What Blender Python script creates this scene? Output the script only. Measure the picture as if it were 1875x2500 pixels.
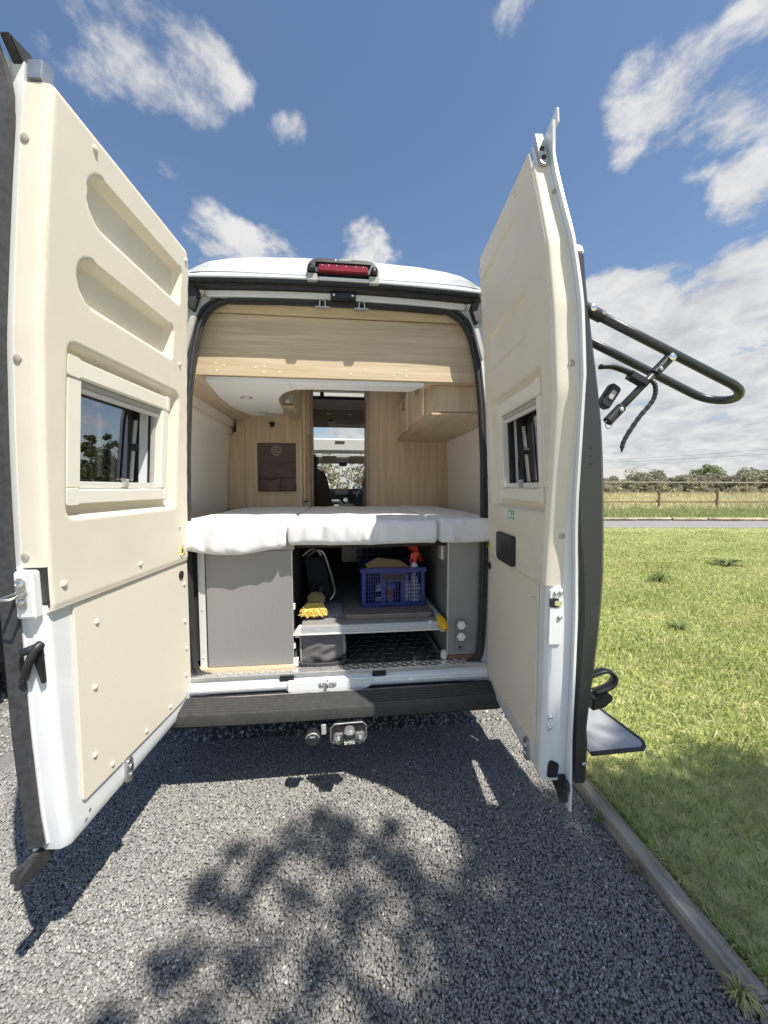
import bpy, bmesh, math, random
import numpy as np
from mathutils import Vector, Matrix, noise as mnoise
R=math.radians
for o in list(bpy.data.objects): bpy.data.objects.remove(o)
scene=bpy.context.scene; COL=scene.collection
random.seed(7); RNG=np.random.default_rng(11)

# ---------------------------------------------------------------- camera
cam=bpy.data.cameras.new('camera'); camo=bpy.data.objects.new('camera',cam); COL.objects.link(camo)
cam.sensor_fit='HORIZONTAL'; cam.sensor_width=36.0; cam.lens=36.0*939/1875
cam.clip_start=.02; cam.clip_end=2000
camo.location=(0,-1.87,1.46); camo.rotation_euler=(R(90-3.65),0,R(-6.3)); scene.camera=camo
# ---------------------------------------------------------------- sky and sun
SUN=Vector((.36,-.44,1.0)).normalized()
world=bpy.data.worlds.new('World'); scene.world=world; world.use_nodes=True
def build_world():
    nt=world.node_tree; N=nt.nodes; L=nt.links; N.clear()
    out=N.new('ShaderNodeOutputWorld'); bg=N.new('ShaderNodeBackground'); bg.inputs[1].default_value=.084
    sky=N.new('ShaderNodeTexSky'); sky.sky_type='NISHITA'; sky.sun_disc=False
    sky.sun_elevation=math.asin(SUN.z); sky.sun_rotation=math.atan2(SUN.x,SUN.y)
    sky.air_density=1.25; sky.dust_density=.6; sky.ozone_density=2.2
    tc=N.new('ShaderNodeTexCoord'); v=tc.outputs['Generated']
    sep=N.new('ShaderNodeSeparateXYZ'); L.new(v,sep.inputs[0])
    def M(op,a,b=None,clamp=False):
        n=N.new('ShaderNodeMath'); n.operation=op; n.use_clamp=clamp
        for i,q in enumerate((a,b)):
            if q is None: continue
            if isinstance(q,(int,float)): n.inputs[i].default_value=q
            else: L.new(q,n.inputs[i])
        return n.outputs[0]
    den=M('ADD',M('MAXIMUM',sep.outputs[2],0.0),.22)
    cb=N.new('ShaderNodeCombineXYZ'); L.new(M('DIVIDE',sep.outputs[0],den),cb.inputs[0]); L.new(M('DIVIDE',sep.outputs[1],den),cb.inputs[1])
    def noise(scale,detail,rough,dist,off):
        mp=N.new('ShaderNodeMapping'); L.new(cb.outputs[0],mp.inputs[0]); mp.inputs['Location'].default_value=off
        mp.inputs['Rotation'].default_value=(0,0,R(-35)); mp.inputs['Scale'].default_value=(1,.85,1)
        n=N.new('ShaderNodeTexNoise'); n.inputs['Scale'].default_value=scale; n.inputs['Detail'].default_value=detail
        n.inputs['Roughness'].default_value=rough; n.inputs['Distortion'].default_value=dist
        L.new(mp.outputs[0],n.inputs['Vector']); return n.outputs[0]
    n1=noise(4.6,10,.62,.22,(3.1,1.7,0)); n2=noise(1.5,3,.5,0,(8.2,4.4,0)); n3=noise(7,6,.6,.2,(1,2,0))
    # cloud banks: (direction, inner and outer angular radius in degrees, weight)
    banks=[((-.37,.645,.67),3,8,.90),((-.30,.666,.683),2.5,7,.92),((-.225,.70,.68),2,6,.95),((.50,.61,.615),2,6,.98),((.55,.58,.60),2.5,6,1.0),((.60,.535,.595),3,7,1.05),((.665,.57,.48),2,6,1.0),((.585,.60,.545),1.5,4,.8),
      ((.545,.755,.365),3,6,1.2),((.615,.725,.31),5,9,1.3),((.72,.63,.29),6,10,1.35),((.70,.70,.17),12,17,1.4),((.62,.775,.13),10,15,1.35),((-.285,.78,.556),1.5,5,.6),((-.25,.825,.505),1.5,5,.9),((-.22,.855,.47),2.5,6,1.1),((-.13,.865,.485),2,5,.9),
      ((.055,.862,.505),2,5,.72),((.10,.88,.47),2,5,.5),((-.086,.76,.644),.8,3,.62),((.128,.688,.714),1,4,.62),((.27,.61,.745),1,4,.6),((.364,.671,.645),.5,2.5,.6),((-.75,.62,.2),10,26,1.2),((.0,.98,.2),12,22,1.0)]
    tot=None
    for d,a,b,w in banks:
        vm=N.new('ShaderNodeVectorMath'); vm.operation='DOT_PRODUCT'; L.new(v,vm.inputs[0]); vm.inputs[1].default_value=Vector(d).normalized()
        mr=N.new('ShaderNodeMapRange'); mr.interpolation_type='SMOOTHSTEP'
        mr.inputs[1].default_value=math.cos(R(b)); mr.inputs[2].default_value=math.cos(R(a)); mr.inputs[4].default_value=w
        L.new(vm.outputs['Value'],mr.inputs[0]); tot=mr.outputs[0] if tot is None else M('MAXIMUM',tot,mr.outputs[0])
    dens=M('ADD',M('MULTIPLY',M('SUBTRACT',n1,.5),2.4),M('ADD',M('MULTIPLY',M('SUBTRACT',n2,.5),.9),M('SUBTRACT',M('MULTIPLY',tot,.80),.56)))
    mr=N.new('ShaderNodeMapRange'); mr.interpolation_type='SMOOTHSTEP'; L.new(dens,mr.inputs[0]); mr.inputs[1].default_value=-.08; mr.inputs[2].default_value=.36; mr.inputs[4].default_value=.97
    cr=N.new('ShaderNodeValToRGB'); e=cr.color_ramp.elements
    e[0].position=.34; e[0].color=(3.5,3.7,4.1,1); e[1].position=.64; e[1].color=(6.4,6.35,6.3,1)
    L.new(M('ADD',M('MULTIPLY',n3,.45),M('MULTIPLY',n1,.62)),cr.inputs[0])
    tint=N.new('ShaderNodeMix'); tint.data_type='RGBA'; tint.blend_type='MULTIPLY'; tint.inputs[0].default_value=1
    L.new(sky.outputs[0],tint.inputs[6]); tint.inputs[7].default_value=(.98,1.0,1.05,1)
    mx=N.new('ShaderNodeMix'); mx.data_type='RGBA'; L.new(mr.outputs[0],mx.inputs[0]); L.new(tint.outputs[2],mx.inputs[6]); L.new(cr.outputs[0],mx.inputs[7])
    L.new(mx.outputs[2],bg.inputs[0]); L.new(bg.outputs[0],out.inputs[0])
build_world()
sl=bpy.data.lights.new('sun','SUN'); sl.energy=4.6; sl.angle=R(.55); sl.color=(1,.945,.85)
so=bpy.data.objects.new('sun',sl); COL.objects.link(so); so.rotation_euler=SUN.to_track_quat('Z','Y').to_euler(); so.location=(8,-10,20)
vs=scene.view_settings; vs.view_transform='Standard'; vs.look='None'; vs.exposure=.65; vs.gamma=1; vs.use_curve_mapping=False
scene.render.engine='CYCLES'; scene.cycles.max_bounces=12; scene.cycles.diffuse_bounces=8; scene.cycles.transparent_max_bounces=12
scene.cycles.use_denoising=True

# ---------------------------------------------------------------- materials
MATS={}
def mat(name,col=(.5,.5,.5),rough=.5,metal=0,coat=0,noise=None,bump=None,spec=.5,isl=None,trans=0,sheen=0,vary=None,sss=0,trl=0):
    """noise=(scale,amount,(sx,sy,sz)) colour mottling; bump=(scale,strength,dist,(sx,sy,sz)); isl=[(pos,col)..] random colour per loose piece"""
    m=bpy.data.materials.new(name); m.use_nodes=True; nt=m.node_tree; N=nt.nodes; L=nt.links; b=N['Principled BSDF']
    b.inputs['Base Color'].default_value=(*col,1); b.inputs['Roughness'].default_value=rough; b.inputs['Metallic'].default_value=metal
    b.inputs['Coat Weight'].default_value=coat; b.inputs['Coat Roughness'].default_value=.06; b.inputs['Specular IOR Level'].default_value=spec
    if trans: b.inputs['Transmission Weight'].default_value=trans
    if sheen: b.inputs['Sheen Weight'].default_value=sheen
    tc=N.new('ShaderNodeTexCoord'); src=None
    if isl:
        g=N.new('ShaderNodeNewGeometry'); cr=N.new('ShaderNodeValToRGB'); els=cr.color_ramp.elements
        while len(els)<len(isl): els.new(.5)
        for e,(p,c) in zip(els,isl): e.position=p; e.color=(*c,1)
        L.new(g.outputs['Random Per Island'],cr.inputs[0]); src=cr.outputs[0]
    def tex(scale,sc,detail=5,rough=.6):
        mp=N.new('ShaderNodeMapping'); mp.inputs['Scale'].default_value=sc; L.new(tc.outputs['Object'],mp.inputs[0])
        n=N.new('ShaderNodeTexNoise'); n.inputs['Scale'].default_value=scale; n.inputs['Detail'].default_value=detail; n.inputs['Roughness'].default_value=rough
        L.new(mp.outputs[0],n.inputs['Vector']); return n
    if noise:
        n=tex(noise[0],noise[2] if len(noise)>2 else (1,1,1)); a=noise[1]
        mr=N.new('ShaderNodeMapRange'); mr.inputs[1].default_value=.3; mr.inputs[2].default_value=.7; mr.inputs[3].default_value=1-a; mr.inputs[4].default_value=1+a
        L.new(n.outputs[0],mr.inputs[0]); mx=N.new('ShaderNodeMix'); mx.data_type='RGBA'; mx.blend_type='MULTIPLY'; mx.inputs[0].default_value=1
        if src: L.new(src,mx.inputs[6])
        else: mx.inputs[6].default_value=(*col,1)
        L.new(mr.outputs[0],mx.inputs[7]); src=mx.outputs[2]
        rr=N.new('ShaderNodeMapRange'); rr.inputs[3].default_value=max(0,rough-.08); rr.inputs[4].default_value=min(1,rough+.08); L.new(n.outputs[0],rr.inputs[0]); L.new(rr.outputs[0],b.inputs['Roughness'])
    if vary:   # second, large scale tint (scale, colour, lo, hi)
        n=tex(vary[0],(1,1,1),4); mr=N.new('ShaderNodeMapRange'); mr.inputs[1].default_value=vary[2]; mr.inputs[2].default_value=vary[3]; L.new(n.outputs[0],mr.inputs[0])
        mx=N.new('ShaderNodeMix'); mx.data_type='RGBA'; L.new(mr.outputs[0],mx.inputs[0])
        if src: L.new(src,mx.inputs[6])
        else: mx.inputs[6].default_value=(*col,1)
        mx.inputs[7].default_value=(*vary[1],1); src=mx.outputs[2]
    if src: L.new(src,b.inputs['Base Color'])
    if bump:
        n=tex(bump[0],bump[3] if len(bump)>3 else (1,1,1),6); bp=N.new('ShaderNodeBump'); bp.inputs['Strength'].default_value=bump[1]; bp.inputs['Distance'].default_value=bump[2]
        L.new(n.outputs[0],bp.inputs['Height']); L.new(bp.outputs[0],b.inputs['Normal'])
    if trl:
        ou=N['Material Output']; t=N.new('ShaderNodeBsdfTranslucent'); mx=N.new('ShaderNodeMixShader'); mx.inputs[0].default_value=trl
        if src: L.new(src,t.inputs[0])
        else: t.inputs[0].default_value=(*col,1)
        L.new(b.outputs[0],mx.inputs[1]); L.new(t.outputs[0],mx.inputs[2]); L.new(mx.outputs[0],ou.inputs[0])
    MATS[name]=m; return m
def wood(name,a,b_,axis):
    m=bpy.data.materials.new(name); m.use_nodes=True; nt=m.node_tree; N=nt.nodes; L=nt.links; b=N['Principled BSDF']; b.inputs['Roughness'].default_value=.48
    tc=N.new('ShaderNodeTexCoord'); mp=N.new('ShaderNodeMapping'); L.new(tc.outputs['Object'],mp.inputs[0])
    sc={'x':(.9,14,14),'y':(14,.9,14),'z':(14,14,.9)}[axis]; mp.inputs['Scale'].default_value=sc
    n=N.new('ShaderNodeTexNoise'); n.inputs['Scale'].default_value=1.3; n.inputs['Detail'].default_value=7; n.inputs['Roughness'].default_value=.62; n.inputs['Distortion'].default_value=1.0; L.new(mp.outputs[0],n.inputs['Vector'])
    mp2=N.new('ShaderNodeMapping'); L.new(tc.outputs['Object'],mp2.inputs[0]); mp2.inputs['Scale'].default_value=[q*(7 if q>1 else 2.5) for q in sc]
    n2=N.new('ShaderNodeTexNoise'); n2.inputs['Scale'].default_value=1.5; n2.inputs['Detail'].default_value=4; L.new(mp2.outputs[0],n2.inputs['Vector'])
    ad=N.new('ShaderNodeMath'); ad.operation='MULTIPLY_ADD'; L.new(n2.outputs[0],ad.inputs[0]); ad.inputs[1].default_value=.42; 
    s2=N.new('ShaderNodeMath'); s2.operation='MULTIPLY'; L.new(n.outputs[0],s2.inputs[0]); s2.inputs[1].default_value=.75; L.new(s2.outputs[0],ad.inputs[2])
    cr=N.new('ShaderNodeValToRGB'); e=cr.color_ramp.elements; e[0].position=.40; e[0].color=(*b_,1); e[1].position=.70; e[1].color=(*a,1); L.new(ad.outputs[0],cr.inputs[0]); L.new(cr.outputs[0],b.inputs['Base Color'])
    bp=N.new('ShaderNodeBump'); bp.inputs['Strength'].default_value=.15; bp.inputs['Distance'].default_value=.001; L.new(n2.outputs[0],bp.inputs['Height']); L.new(bp.outputs[0],b.inputs['Normal'])
    MATS[name]=m; return m
def ribbed(name,col,axis,period,rough=.45,metal=.3,strength=.6):
    m=bpy.data.materials.new(name); m.use_nodes=True; nt=m.node_tree; N=nt.nodes; L=nt.links; b=N['Principled BSDF']
    b.inputs['Base Color'].default_value=(*col,1); b.inputs['Roughness'].default_value=rough; b.inputs['Metallic'].default_value=metal
    tc=N.new('ShaderNodeTexCoord'); w=N.new('ShaderNodeTexWave'); w.bands_direction=axis; w.inputs['Scale'].default_value=2*math.pi/20/period; L.new(tc.outputs['Object'],w.inputs['Vector'])
    bp=N.new('ShaderNodeBump'); bp.inputs['Strength'].default_value=strength; bp.inputs['Distance'].default_value=.0015; L.new(w.outputs[1],bp.inputs['Height']); L.new(bp.outputs[0],b.inputs['Normal'])
    mr=N.new('ShaderNodeMapRange'); mr.inputs[3].default_value=.94; mr.inputs[4].default_value=1.04; L.new(w.outputs[1],mr.inputs[0])
    mx=N.new('ShaderNodeMix'); mx.data_type='RGBA'; mx.blend_type='MULTIPLY'; mx.inputs[0].default_value=1; mx.inputs[6].default_value=(*col,1); L.new(mr.outputs[0],mx.inputs[7]); L.new(mx.outputs[2],b.inputs['Base Color'])
    MATS[name]=m; return m
def pane(name,tint,gloss=1.0):
    m=bpy.data.materials.new(name); m.use_nodes=True; nt=m.node_tree; N=nt.nodes; L=nt.links; N.clear()
    out=N.new('ShaderNodeOutputMaterial'); t=N.new('ShaderNodeBsdfTransparent'); t.inputs[0].default_value=(*tint,1); g=N.new('ShaderNodeBsdfGlossy'); g.inputs['Roughness'].default_value=.02
    ge=N.new('ShaderNodeNewGeometry'); dp=N.new('ShaderNodeVectorMath'); dp.operation='DOT_PRODUCT'; L.new(ge.outputs['Normal'],dp.inputs[0]); L.new(ge.outputs['Incoming'],dp.inputs[1])
    def M(op,*q):
        n=N.new('ShaderNodeMath'); n.operation=op
        for i,x in enumerate(q):
            if isinstance(x,(int,float)): n.inputs[i].default_value=x
            else: L.new(x,n.inputs[i])
        return n.outputs[0]
    fr=M('MULTIPLY_ADD',M('POWER',M('SUBTRACT',1.0,M('ABSOLUTE',dp.outputs['Value'])),5.0),.96*gloss,.04*gloss)   # Schlick reflectance
    mx=N.new('ShaderNodeMixShader'); L.new(fr,mx.inputs[0]); L.new(t.outputs[0],mx.inputs[1]); L.new(g.outputs[0],mx.inputs[2]); L.new(mx.outputs[0],out.inputs[0]); MATS[name]=m; return m
PAINT=mat('white_paint',(.76,.775,.79),.32,0,.6,noise=(3,.02),bump=(2.2,.05,.01))
CREAM=mat('cream_trim',(.75,.685,.575),.62,noise=(9,.03),bump=(420,.35,.0008),vary=(2.6,(.72,.66,.555),.52,.78))
CREAM2=mat('cream_board',(.75,.69,.58),.6,noise=(260,.06),bump=(300,.2,.0006),vary=(3.1,(.72,.665,.555),.52,.78))
CAP=mat('cream_cap',(.72,.66,.54),.5)
WINF=mat('window_frame_plastic',(.82,.78,.69),.42,noise=(20,.015))
BLACK=mat('black_plastic',(.022,.022,.024),.42,noise=(40,.15),bump=(300,.2,.0005))
RUBBER=mat('black_rubber',(.028,.028,.031),.62,noise=(30,.3),bump=(90,.2,.001))
GASKET=mat('dusty_gasket',(.045,.045,.049),.75,noise=(60,.35),bump=(160,.3,.001))
GREYMET=mat('grey_zinc',(.55,.55,.54),.35,.85,noise=(30,.1))
CHROME=mat('bright_steel',(.75,.75,.74),.2,1,noise=(40,.1))
ALU=mat('aluminium',(.70,.70,.69),.34,.75,noise=(30,.08))
ALUW=mat('white_aluminium',(.74,.73,.70),.4,.15)
GREYPL=mat('grey_plastic',(.42,.41,.39),.5)
WOODX=wood('oak_foil_horizontal',(.68,.545,.38),(.49,.375,.245),'x')
WOODZ=wood('oak_foil_vertical',(.68,.545,.38),(.49,.375,.245),'z')
WOODY=wood('oak_foil_lengthwise',(.68,.545,.38),(.49,.375,.245),'y')
WOODD=wood('brown_foil',(.48,.37,.27),(.36,.27,.19),'z')
FELT=mat('cream_felt',(.80,.755,.69),.95,noise=(160,.05),bump=(240,.35,.001),sheen=.2)
WHITEP=mat('white_soffit',(.82,.80,.78),.55,noise=(120,.02),bump=(300,.15,.0005))
SHEET=mat('white_sheet',(.78,.78,.80),.9,bump=(330,.6,.003),sheen=.3)
LOCKER=ribbed('ribbed_grey_foil',(.30,.298,.292),'X',.0075,.36,.25,.35)
SHELFM=ribbed('ribbed_shelf_edge',(.60,.60,.58),'Z',.007,.35,.6,.9)
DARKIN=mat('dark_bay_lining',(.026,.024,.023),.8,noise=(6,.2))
RUBMAT=mat('black_chequer_mat',(.045,.045,.045),.5,noise=(18,.4),vary=(9,(.12,.11,.10),.55,.8))
BROWN=mat('brown_leather',(.22,.145,.105),.5,noise=(30,.12),bump=(140,.25,.001))
ORGM=mat('brown_nylon',(.115,.082,.076),.75,noise=(40,.12),bump=(300,.3,.0006))
LOGO=mat('logo_thread',(.55,.50,.46),.7)
RED=mat('red_lens',(.20,.006,.010),.12,coat=1,noise=(30,.25)); REDP=mat('red_plastic',(.62,.035,.02),.35)
BLUE=mat('blue_plastic',(.010,.026,.20),.35,noise=(20,.08)); BLUED=mat('navy_cloth',(.008,.009,.022),.8)
YEL=mat('yellow_plastic',(.80,.50,.02),.4); BRIS=mat('yellow_bristle',(.80,.52,.08),.7,isl=[(0,(.70,.42,.04)),(.6,(.85,.60,.12)),(1,(.86,.74,.36))])
YSTK=mat('yellow_sticker',(.85,.68,.06),.35); INK=mat('black_ink',(.02,.02,.02),.5); GSTK=mat('green_sticker',(.05,.33,.14),.35); WSTK=mat('white_print',(.78,.86,.78),.4)
CARD=mat('cardboard',(.36,.25,.14),.8,noise=(12,.1)); BAGM=mat('grey_bag_cloth',(.13,.125,.13),.8,noise=(22,.12),bump=(220,.4,.001)); MATM=mat('taupe_mat',(.22,.185,.155),.85,noise=(30,.1),bump=(150,.3,.001))
WPLAST=mat('white_plastic',(.8,.8,.78),.35); ORNG=mat('orange_label',(.6,.16,.04),.5)
RACK=mat('anthracite_powder_coat',(.038,.039,.042),.42,.15,noise=(300,.1),bump=(500,.2,.0004)); TUBE=mat('black_tube',(.035,.036,.040),.38,noise=(60,.1))
TRAY=mat('grey_tray_board',(.34,.345,.355),.6,noise=(5,.13,(30,1.5,1)))
DOORGL=pane('tinted_acrylic',(.60,.59,.61)); CLEAR=pane('clear_glass',(.93,.95,.945)); DIFF=mat('lamp_glass',(.85,.85,.85),.25)
FILLPANE=mat('translucent_fill_pane',(.86,.85,.82),.6,trl=.75); CARP=mat('black_car_paint',(.012,.012,.014),.25,0,1); TYRE=mat('tyre',(.022,.022,.022),.8,noise=(30,.2)); RIM=mat('rim_alloy',(.4,.4,.41),.35,.8)  # first material: translucent pane of the added roof windows, lets fill daylight in
UNDER=mat('underbody',(.02,.02,.02),.8,noise=(10,.3))
DASH=mat('dash_plastic',(.030,.032,.038),.5); SCREEN=mat('display_glass',(.10,.115,.135),.1); CABG=mat('cab_headliner',(.50,.49,.46),.8,noise=(60,.05)); CABD=mat('cab_trim_brown',(.36,.31,.26),.7)

# ---------------------------------------------------------------- mesh helpers
ROOT={}
def empty(name,loc,label,cat,group=None):
    o=bpy.data.objects.new(name,None); COL.objects.link(o); o.location=loc; o.empty_display_size=.1; ROOT[o]=Vector(loc)
    o['label']=label; o['category']=cat
    if group: o['group']=group
    return o
def tag(o,label=None,cat=None,group=None,kind=None):
    if label: o['label']=label
    if cat: o['category']=cat
    if group: o['group']=group
    if kind: o['kind']=kind
    return o
def up2(p):
    while p is not None and p.parent is not None and p.parent.parent is not None: p=p.parent
    return p
def off(p): return ROOT.get(p,Vector((0,0,0))) if p is not None else Vector((0,0,0))
def mk(name,v,f,m,parent=None,smooth=False,recalc=True,bevel=0,seg=2,auto=None):
    parent=up2(parent); o0=off(parent); me=bpy.data.meshes.new(name)
    me.from_pydata([(p[0]-o0.x,p[1]-o0.y,p[2]-o0.z) for p in v],[],f)
    if recalc or bevel:
        bm=bmesh.new(); bm.from_mesh(me)
        if recalc: bmesh.ops.recalc_face_normals(bm,faces=bm.faces)
        if bevel:
            es=[e for e in bm.edges if len(e.link_faces)==2 and e.calc_face_angle(0)>R(25)]
            bmesh.ops.bevel(bm,geom=es,offset=bevel,segments=seg,affect='EDGES',clamp_overlap=True)
        bm.to_mesh(me); bm.free()
    if smooth: me.polygons.foreach_set('use_smooth',[True]*len(me.polygons))
    if auto is not None:
        try: me.set_sharp_from_angle(angle=R(auto))
        except Exception: pass
    me.materials.append(m); ob=bpy.data.objects.new(name,me); COL.objects.link(ob)
    if parent is not None: ob.parent=parent; ROOT[ob]=o0
    else: ROOT[ob]=Vector((0,0,0))
    return ob
class MB:
    def __init__(s): s.v=[]; s.f=[]
    def add(s,v,f):
        n=len(s.v); s.v+=[tuple(p) for p in v]; s.f+=[tuple(i+n for i in q) for q in f]; return s
    def box(s,x0,x1,y0,y1,z0,z1,T=None):
        v=[(x,y,z) for z in (z0,z1) for y in (y0,y1) for x in (x0,x1)]
        if T: v=[T(*p) for p in v]
        return s.add(v,[(0,2,3,1),(4,5,7,6),(0,1,5,4),(2,6,7,3),(0,4,6,2),(1,3,7,5)])
    def prism(s,poly,T,a,b):
        """closed polygon poly [(u,v)], T(u,v,w)->xyz, from w=a to w=b"""
        n=len(poly); v=[T(u,w,a) for u,w in poly]+[T(u,w,b) for u,w in poly]
        return s.add(v,[tuple(range(n)),tuple(range(2*n-1,n-1,-1))]+[(i,(i+1)%n,n+(i+1)%n,n+i) for i in range(n)])
    def tube(s,pts,r,n=10,closed=False,cap=True,flat=1.0,up=None):
        P=[Vector(p) for p in pts]; k=len(P); rr=r if hasattr(r,'__len__') else [r]*k; rings=[]; prev=None
        for i in range(k):
            if closed: t=P[(i+1)%k]-P[i-1]
            else: t=P[min(i+1,k-1)]-P[max(i-1,0)]
            t.normalize()
            if prev is None:
                a=Vector(up) if up else (Vector((0,0,1)) if abs(t.z)<.9 else Vector((1,0,0)))
            else: a=prev
            u=(a-t*a.dot(t)).normalized(); w=t.cross(u); prev=u
            rings.append([P[i]+(u*math.cos(2*math.pi*j/n)+w*math.sin(2*math.pi*j/n)*flat)*rr[i] for j in range(n)])
        v=[p for q in rings for p in q]; f=[]
        for i in range(k if closed else k-1):
            a=i*n; b=((i+1)%k)*n
            f+=[(a+j,a+(j+1)%n,b+(j+1)%n,b+j) for j in range(n)]
        if cap and not closed: f+=[tuple(range(n-1,-1,-1)),tuple((k-1)*n+j for j in range(n))]
        return s.add(v,f)
    def cyl(s,a,b,r,n=14,r2=None): return s.tube([a,b],[r,r if r2 is None else r2],n)
    def lathe(s,prof,c,ax=(0,0,1),n=18):
        ax=Vector(ax).normalized(); u=ax.orthogonal().normalized(); w=ax.cross(u); c=Vector(c); v=[]
        for r,h in prof: v+=[c+ax*h+(u*math.cos(2*math.pi*j/n)+w*math.sin(2*math.pi*j/n))*r for j in range(n)]
        k=len(prof); f=[(i*n+j,i*n+(j+1)%n,(i+1)*n+(j+1)%n,(i+1)*n+j) for i in range(k-1) for j in range(n)]
        f+=[tuple(range(n-1,-1,-1)),tuple((k-1)*n+j for j in range(n))]; return s.add(v,f)
    def grid(s,fn,nu,nv,keep=None):
        v=[fn(i/nu,j/nv) for j in range(nv+1) for i in range(nu+1)]
        f=[(j*(nu+1)+i,j*(nu+1)+i+1,(j+1)*(nu+1)+i+1,(j+1)*(nu+1)+i) for j in range(nv) for i in range(nu) if keep is None or keep((i+.5)/nu,(j+.5)/nv)]
        return s.add(v,f)
    def loft(s,rings,closed=True,cap=False):
        n=len(rings[0]); v=[p for q in rings for p in q]; m=n if closed else n-1
        f=[(i*n+j,i*n+(j+1)%n,(i+1)*n+(j+1)%n,(i+1)*n+j) for i in range(len(rings)-1) for j in range(m)]
        if cap: f+=[tuple(range(n)),tuple(range((len(rings)-1)*n+n-1,(len(rings)-1)*n-1,-1))]
        return s.add(v,f)
    def mk(s,name,m,parent=None,**k): return mk(name,s.v,s.f,m,parent,**k)
def box(name,m,parent,x0,x1,y0,y1,z0,z1,bevel=.004,T=None,seg=2): return MB().box(x0,x1,y0,y1,z0,z1,T).mk(name,m,parent,bevel=bevel,seg=seg)
def rrect(u0,u1,v0,v1,r,n=6):
    rs=r if hasattr(r,'__len__') else [r]*4; o=[]
    for (cu,cv,a0,rr) in ((u1-rs[0],v0+rs[0],-90,rs[0]),(u1-rs[1],v1-rs[1],0,rs[1]),(u0+rs[2],v1-rs[2],90,rs[2]),(u0+rs[3],v0+rs[3],180,rs[3])):
        for i in range(n+1):
            a=R(a0+90*i/n); o.append((cu+rr*math.cos(a),cv+rr*math.sin(a)))
    return o
def spline(pts,n,closed=False):
    P=[Vector(p) for p in pts]; k=len(P); o=[]
    for i in range(k if closed else k-1):
        p0=P[i-1] if (closed or i) else P[0]; p1=P[i]; p2=P[(i+1)%k]; p3=P[(i+2)%k] if closed else P[min(i+2,k-1)]
        for j in range(n):
            t=j/n; o.append(.5*((2*p1)+(p2-p0)*t+(2*p0-5*p1+4*p2-p3)*t*t+(3*p1-p0-3*p2+p3)*t**3))
    if not closed: o.append(P[-1])
    return o
def interp(x,tab): return float(np.interp(x,[t[0] for t in tab],[t[1] for t in tab]))
def sstep(a,b,x):
    t=max(0,min(1,(x-a)/(b-a))); return t*t*(3-2*t)
def text(name,body,size,mtx,m,parent,ext=.0006):
    parent=up2(parent)
    cu=bpy.data.curves.new(name,'FONT'); cu.body=body; cu.size=size; cu.extrude=ext; cu.align_x='CENTER'; cu.align_y='CENTER'; cu.resolution_u=3
    t=bpy.data.objects.new('tmp',cu); COL.objects.link(t); dg=bpy.context.evaluated_depsgraph_get(); me=bpy.data.meshes.new_from_object(t.evaluated_get(dg)); bpy.data.objects.remove(t)
    me.transform(Matrix.Translation(-off(parent))@mtx); me.materials.clear(); me.materials.append(m); ob=bpy.data.objects.new(name,me); COL.objects.link(ob)
    if parent is not None: ob.parent=parent; ROOT[ob]=off(parent)
    return ob
def frame(o,x,y):  # matrix with local x,y axes at o
    x=Vector(x).normalized(); y=Vector(y).normalized(); z=x.cross(y); m=Matrix((x,y,z)).transposed().to_4x4(); m.translation=Vector(o); return m
def npmesh(name,v,f,m,parent=None,smooth=False):
    """fast mesh from numpy arrays: v (n,3), f (k,3 or 4)"""
    me=bpy.data.meshes.new(name); n=f.shape[1]; v=np.asarray(v,dtype=np.float32)-np.array(off(parent),dtype=np.float32)
    me.vertices.add(len(v)); me.vertices.foreach_set('co',v.ravel()); me.loops.add(f.size); me.loops.foreach_set('vertex_index',f.astype(np.int32).ravel())
    me.polygons.add(len(f)); me.polygons.foreach_set('loop_start',np.arange(0,f.size,n,dtype=np.int32)); me.polygons.foreach_set('loop_total',np.full(len(f),n,dtype=np.int32))
    if smooth: me.polygons.foreach_set('use_smooth',np.ones(len(f),dtype=bool))
    me.update(calc_edges=True); me.validate(); me.materials.append(m); ob=bpy.data.objects.new(name,me); COL.objects.link(ob)
    if parent is not None: ob.parent=parent
    ROOT[ob]=off(parent); return ob
# ================================================================ GROUND AND SURROUNDINGS
CAMV=Vector((0,-1.87,0)); FW=Vector((math.sin(R(6.3)),math.cos(R(6.3)),0)); RT=Vector((FW.y,-FW.x,0))
def fld(a,b,z=0.0):   # field axes: a metres across (along the fence), b metres out from the drive end
    p=CAMV+RT*a+FW*b; return Vector((p.x,p.y,z))
EARTH=mat('stony_earth',(.18,.174,.164),.95,noise=(90,.4),bump=(120,.6,.006))
TURF=mat('turf',(.38,.40,.15),.95,noise=(14,.35),vary=(1.3,(.45,.40,.19),.50,.72),bump=(60,.6,.02))
FIELD=mat('dry_field',(.60,.53,.32),.95,noise=(3,.25),vary=(.35,(.25,.25,.10),.5,.68),bump=(20,.6,.05))
def sheet_ground(name,m,poly,z):
    o=mk(name,[(x,y,z) for x,y in poly],[tuple(range(len(poly)))],m); return tag(o,kind='structure')
sheet_ground('ground',FIELD,[(-900,-900),(900,-900),(900,900),(-900,900)],-.05)
sheet_ground('gravel_drive',EARTH,[(-9,-9),(1.16,-9),(1.16,13),(-9,13)],-.012)
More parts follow.
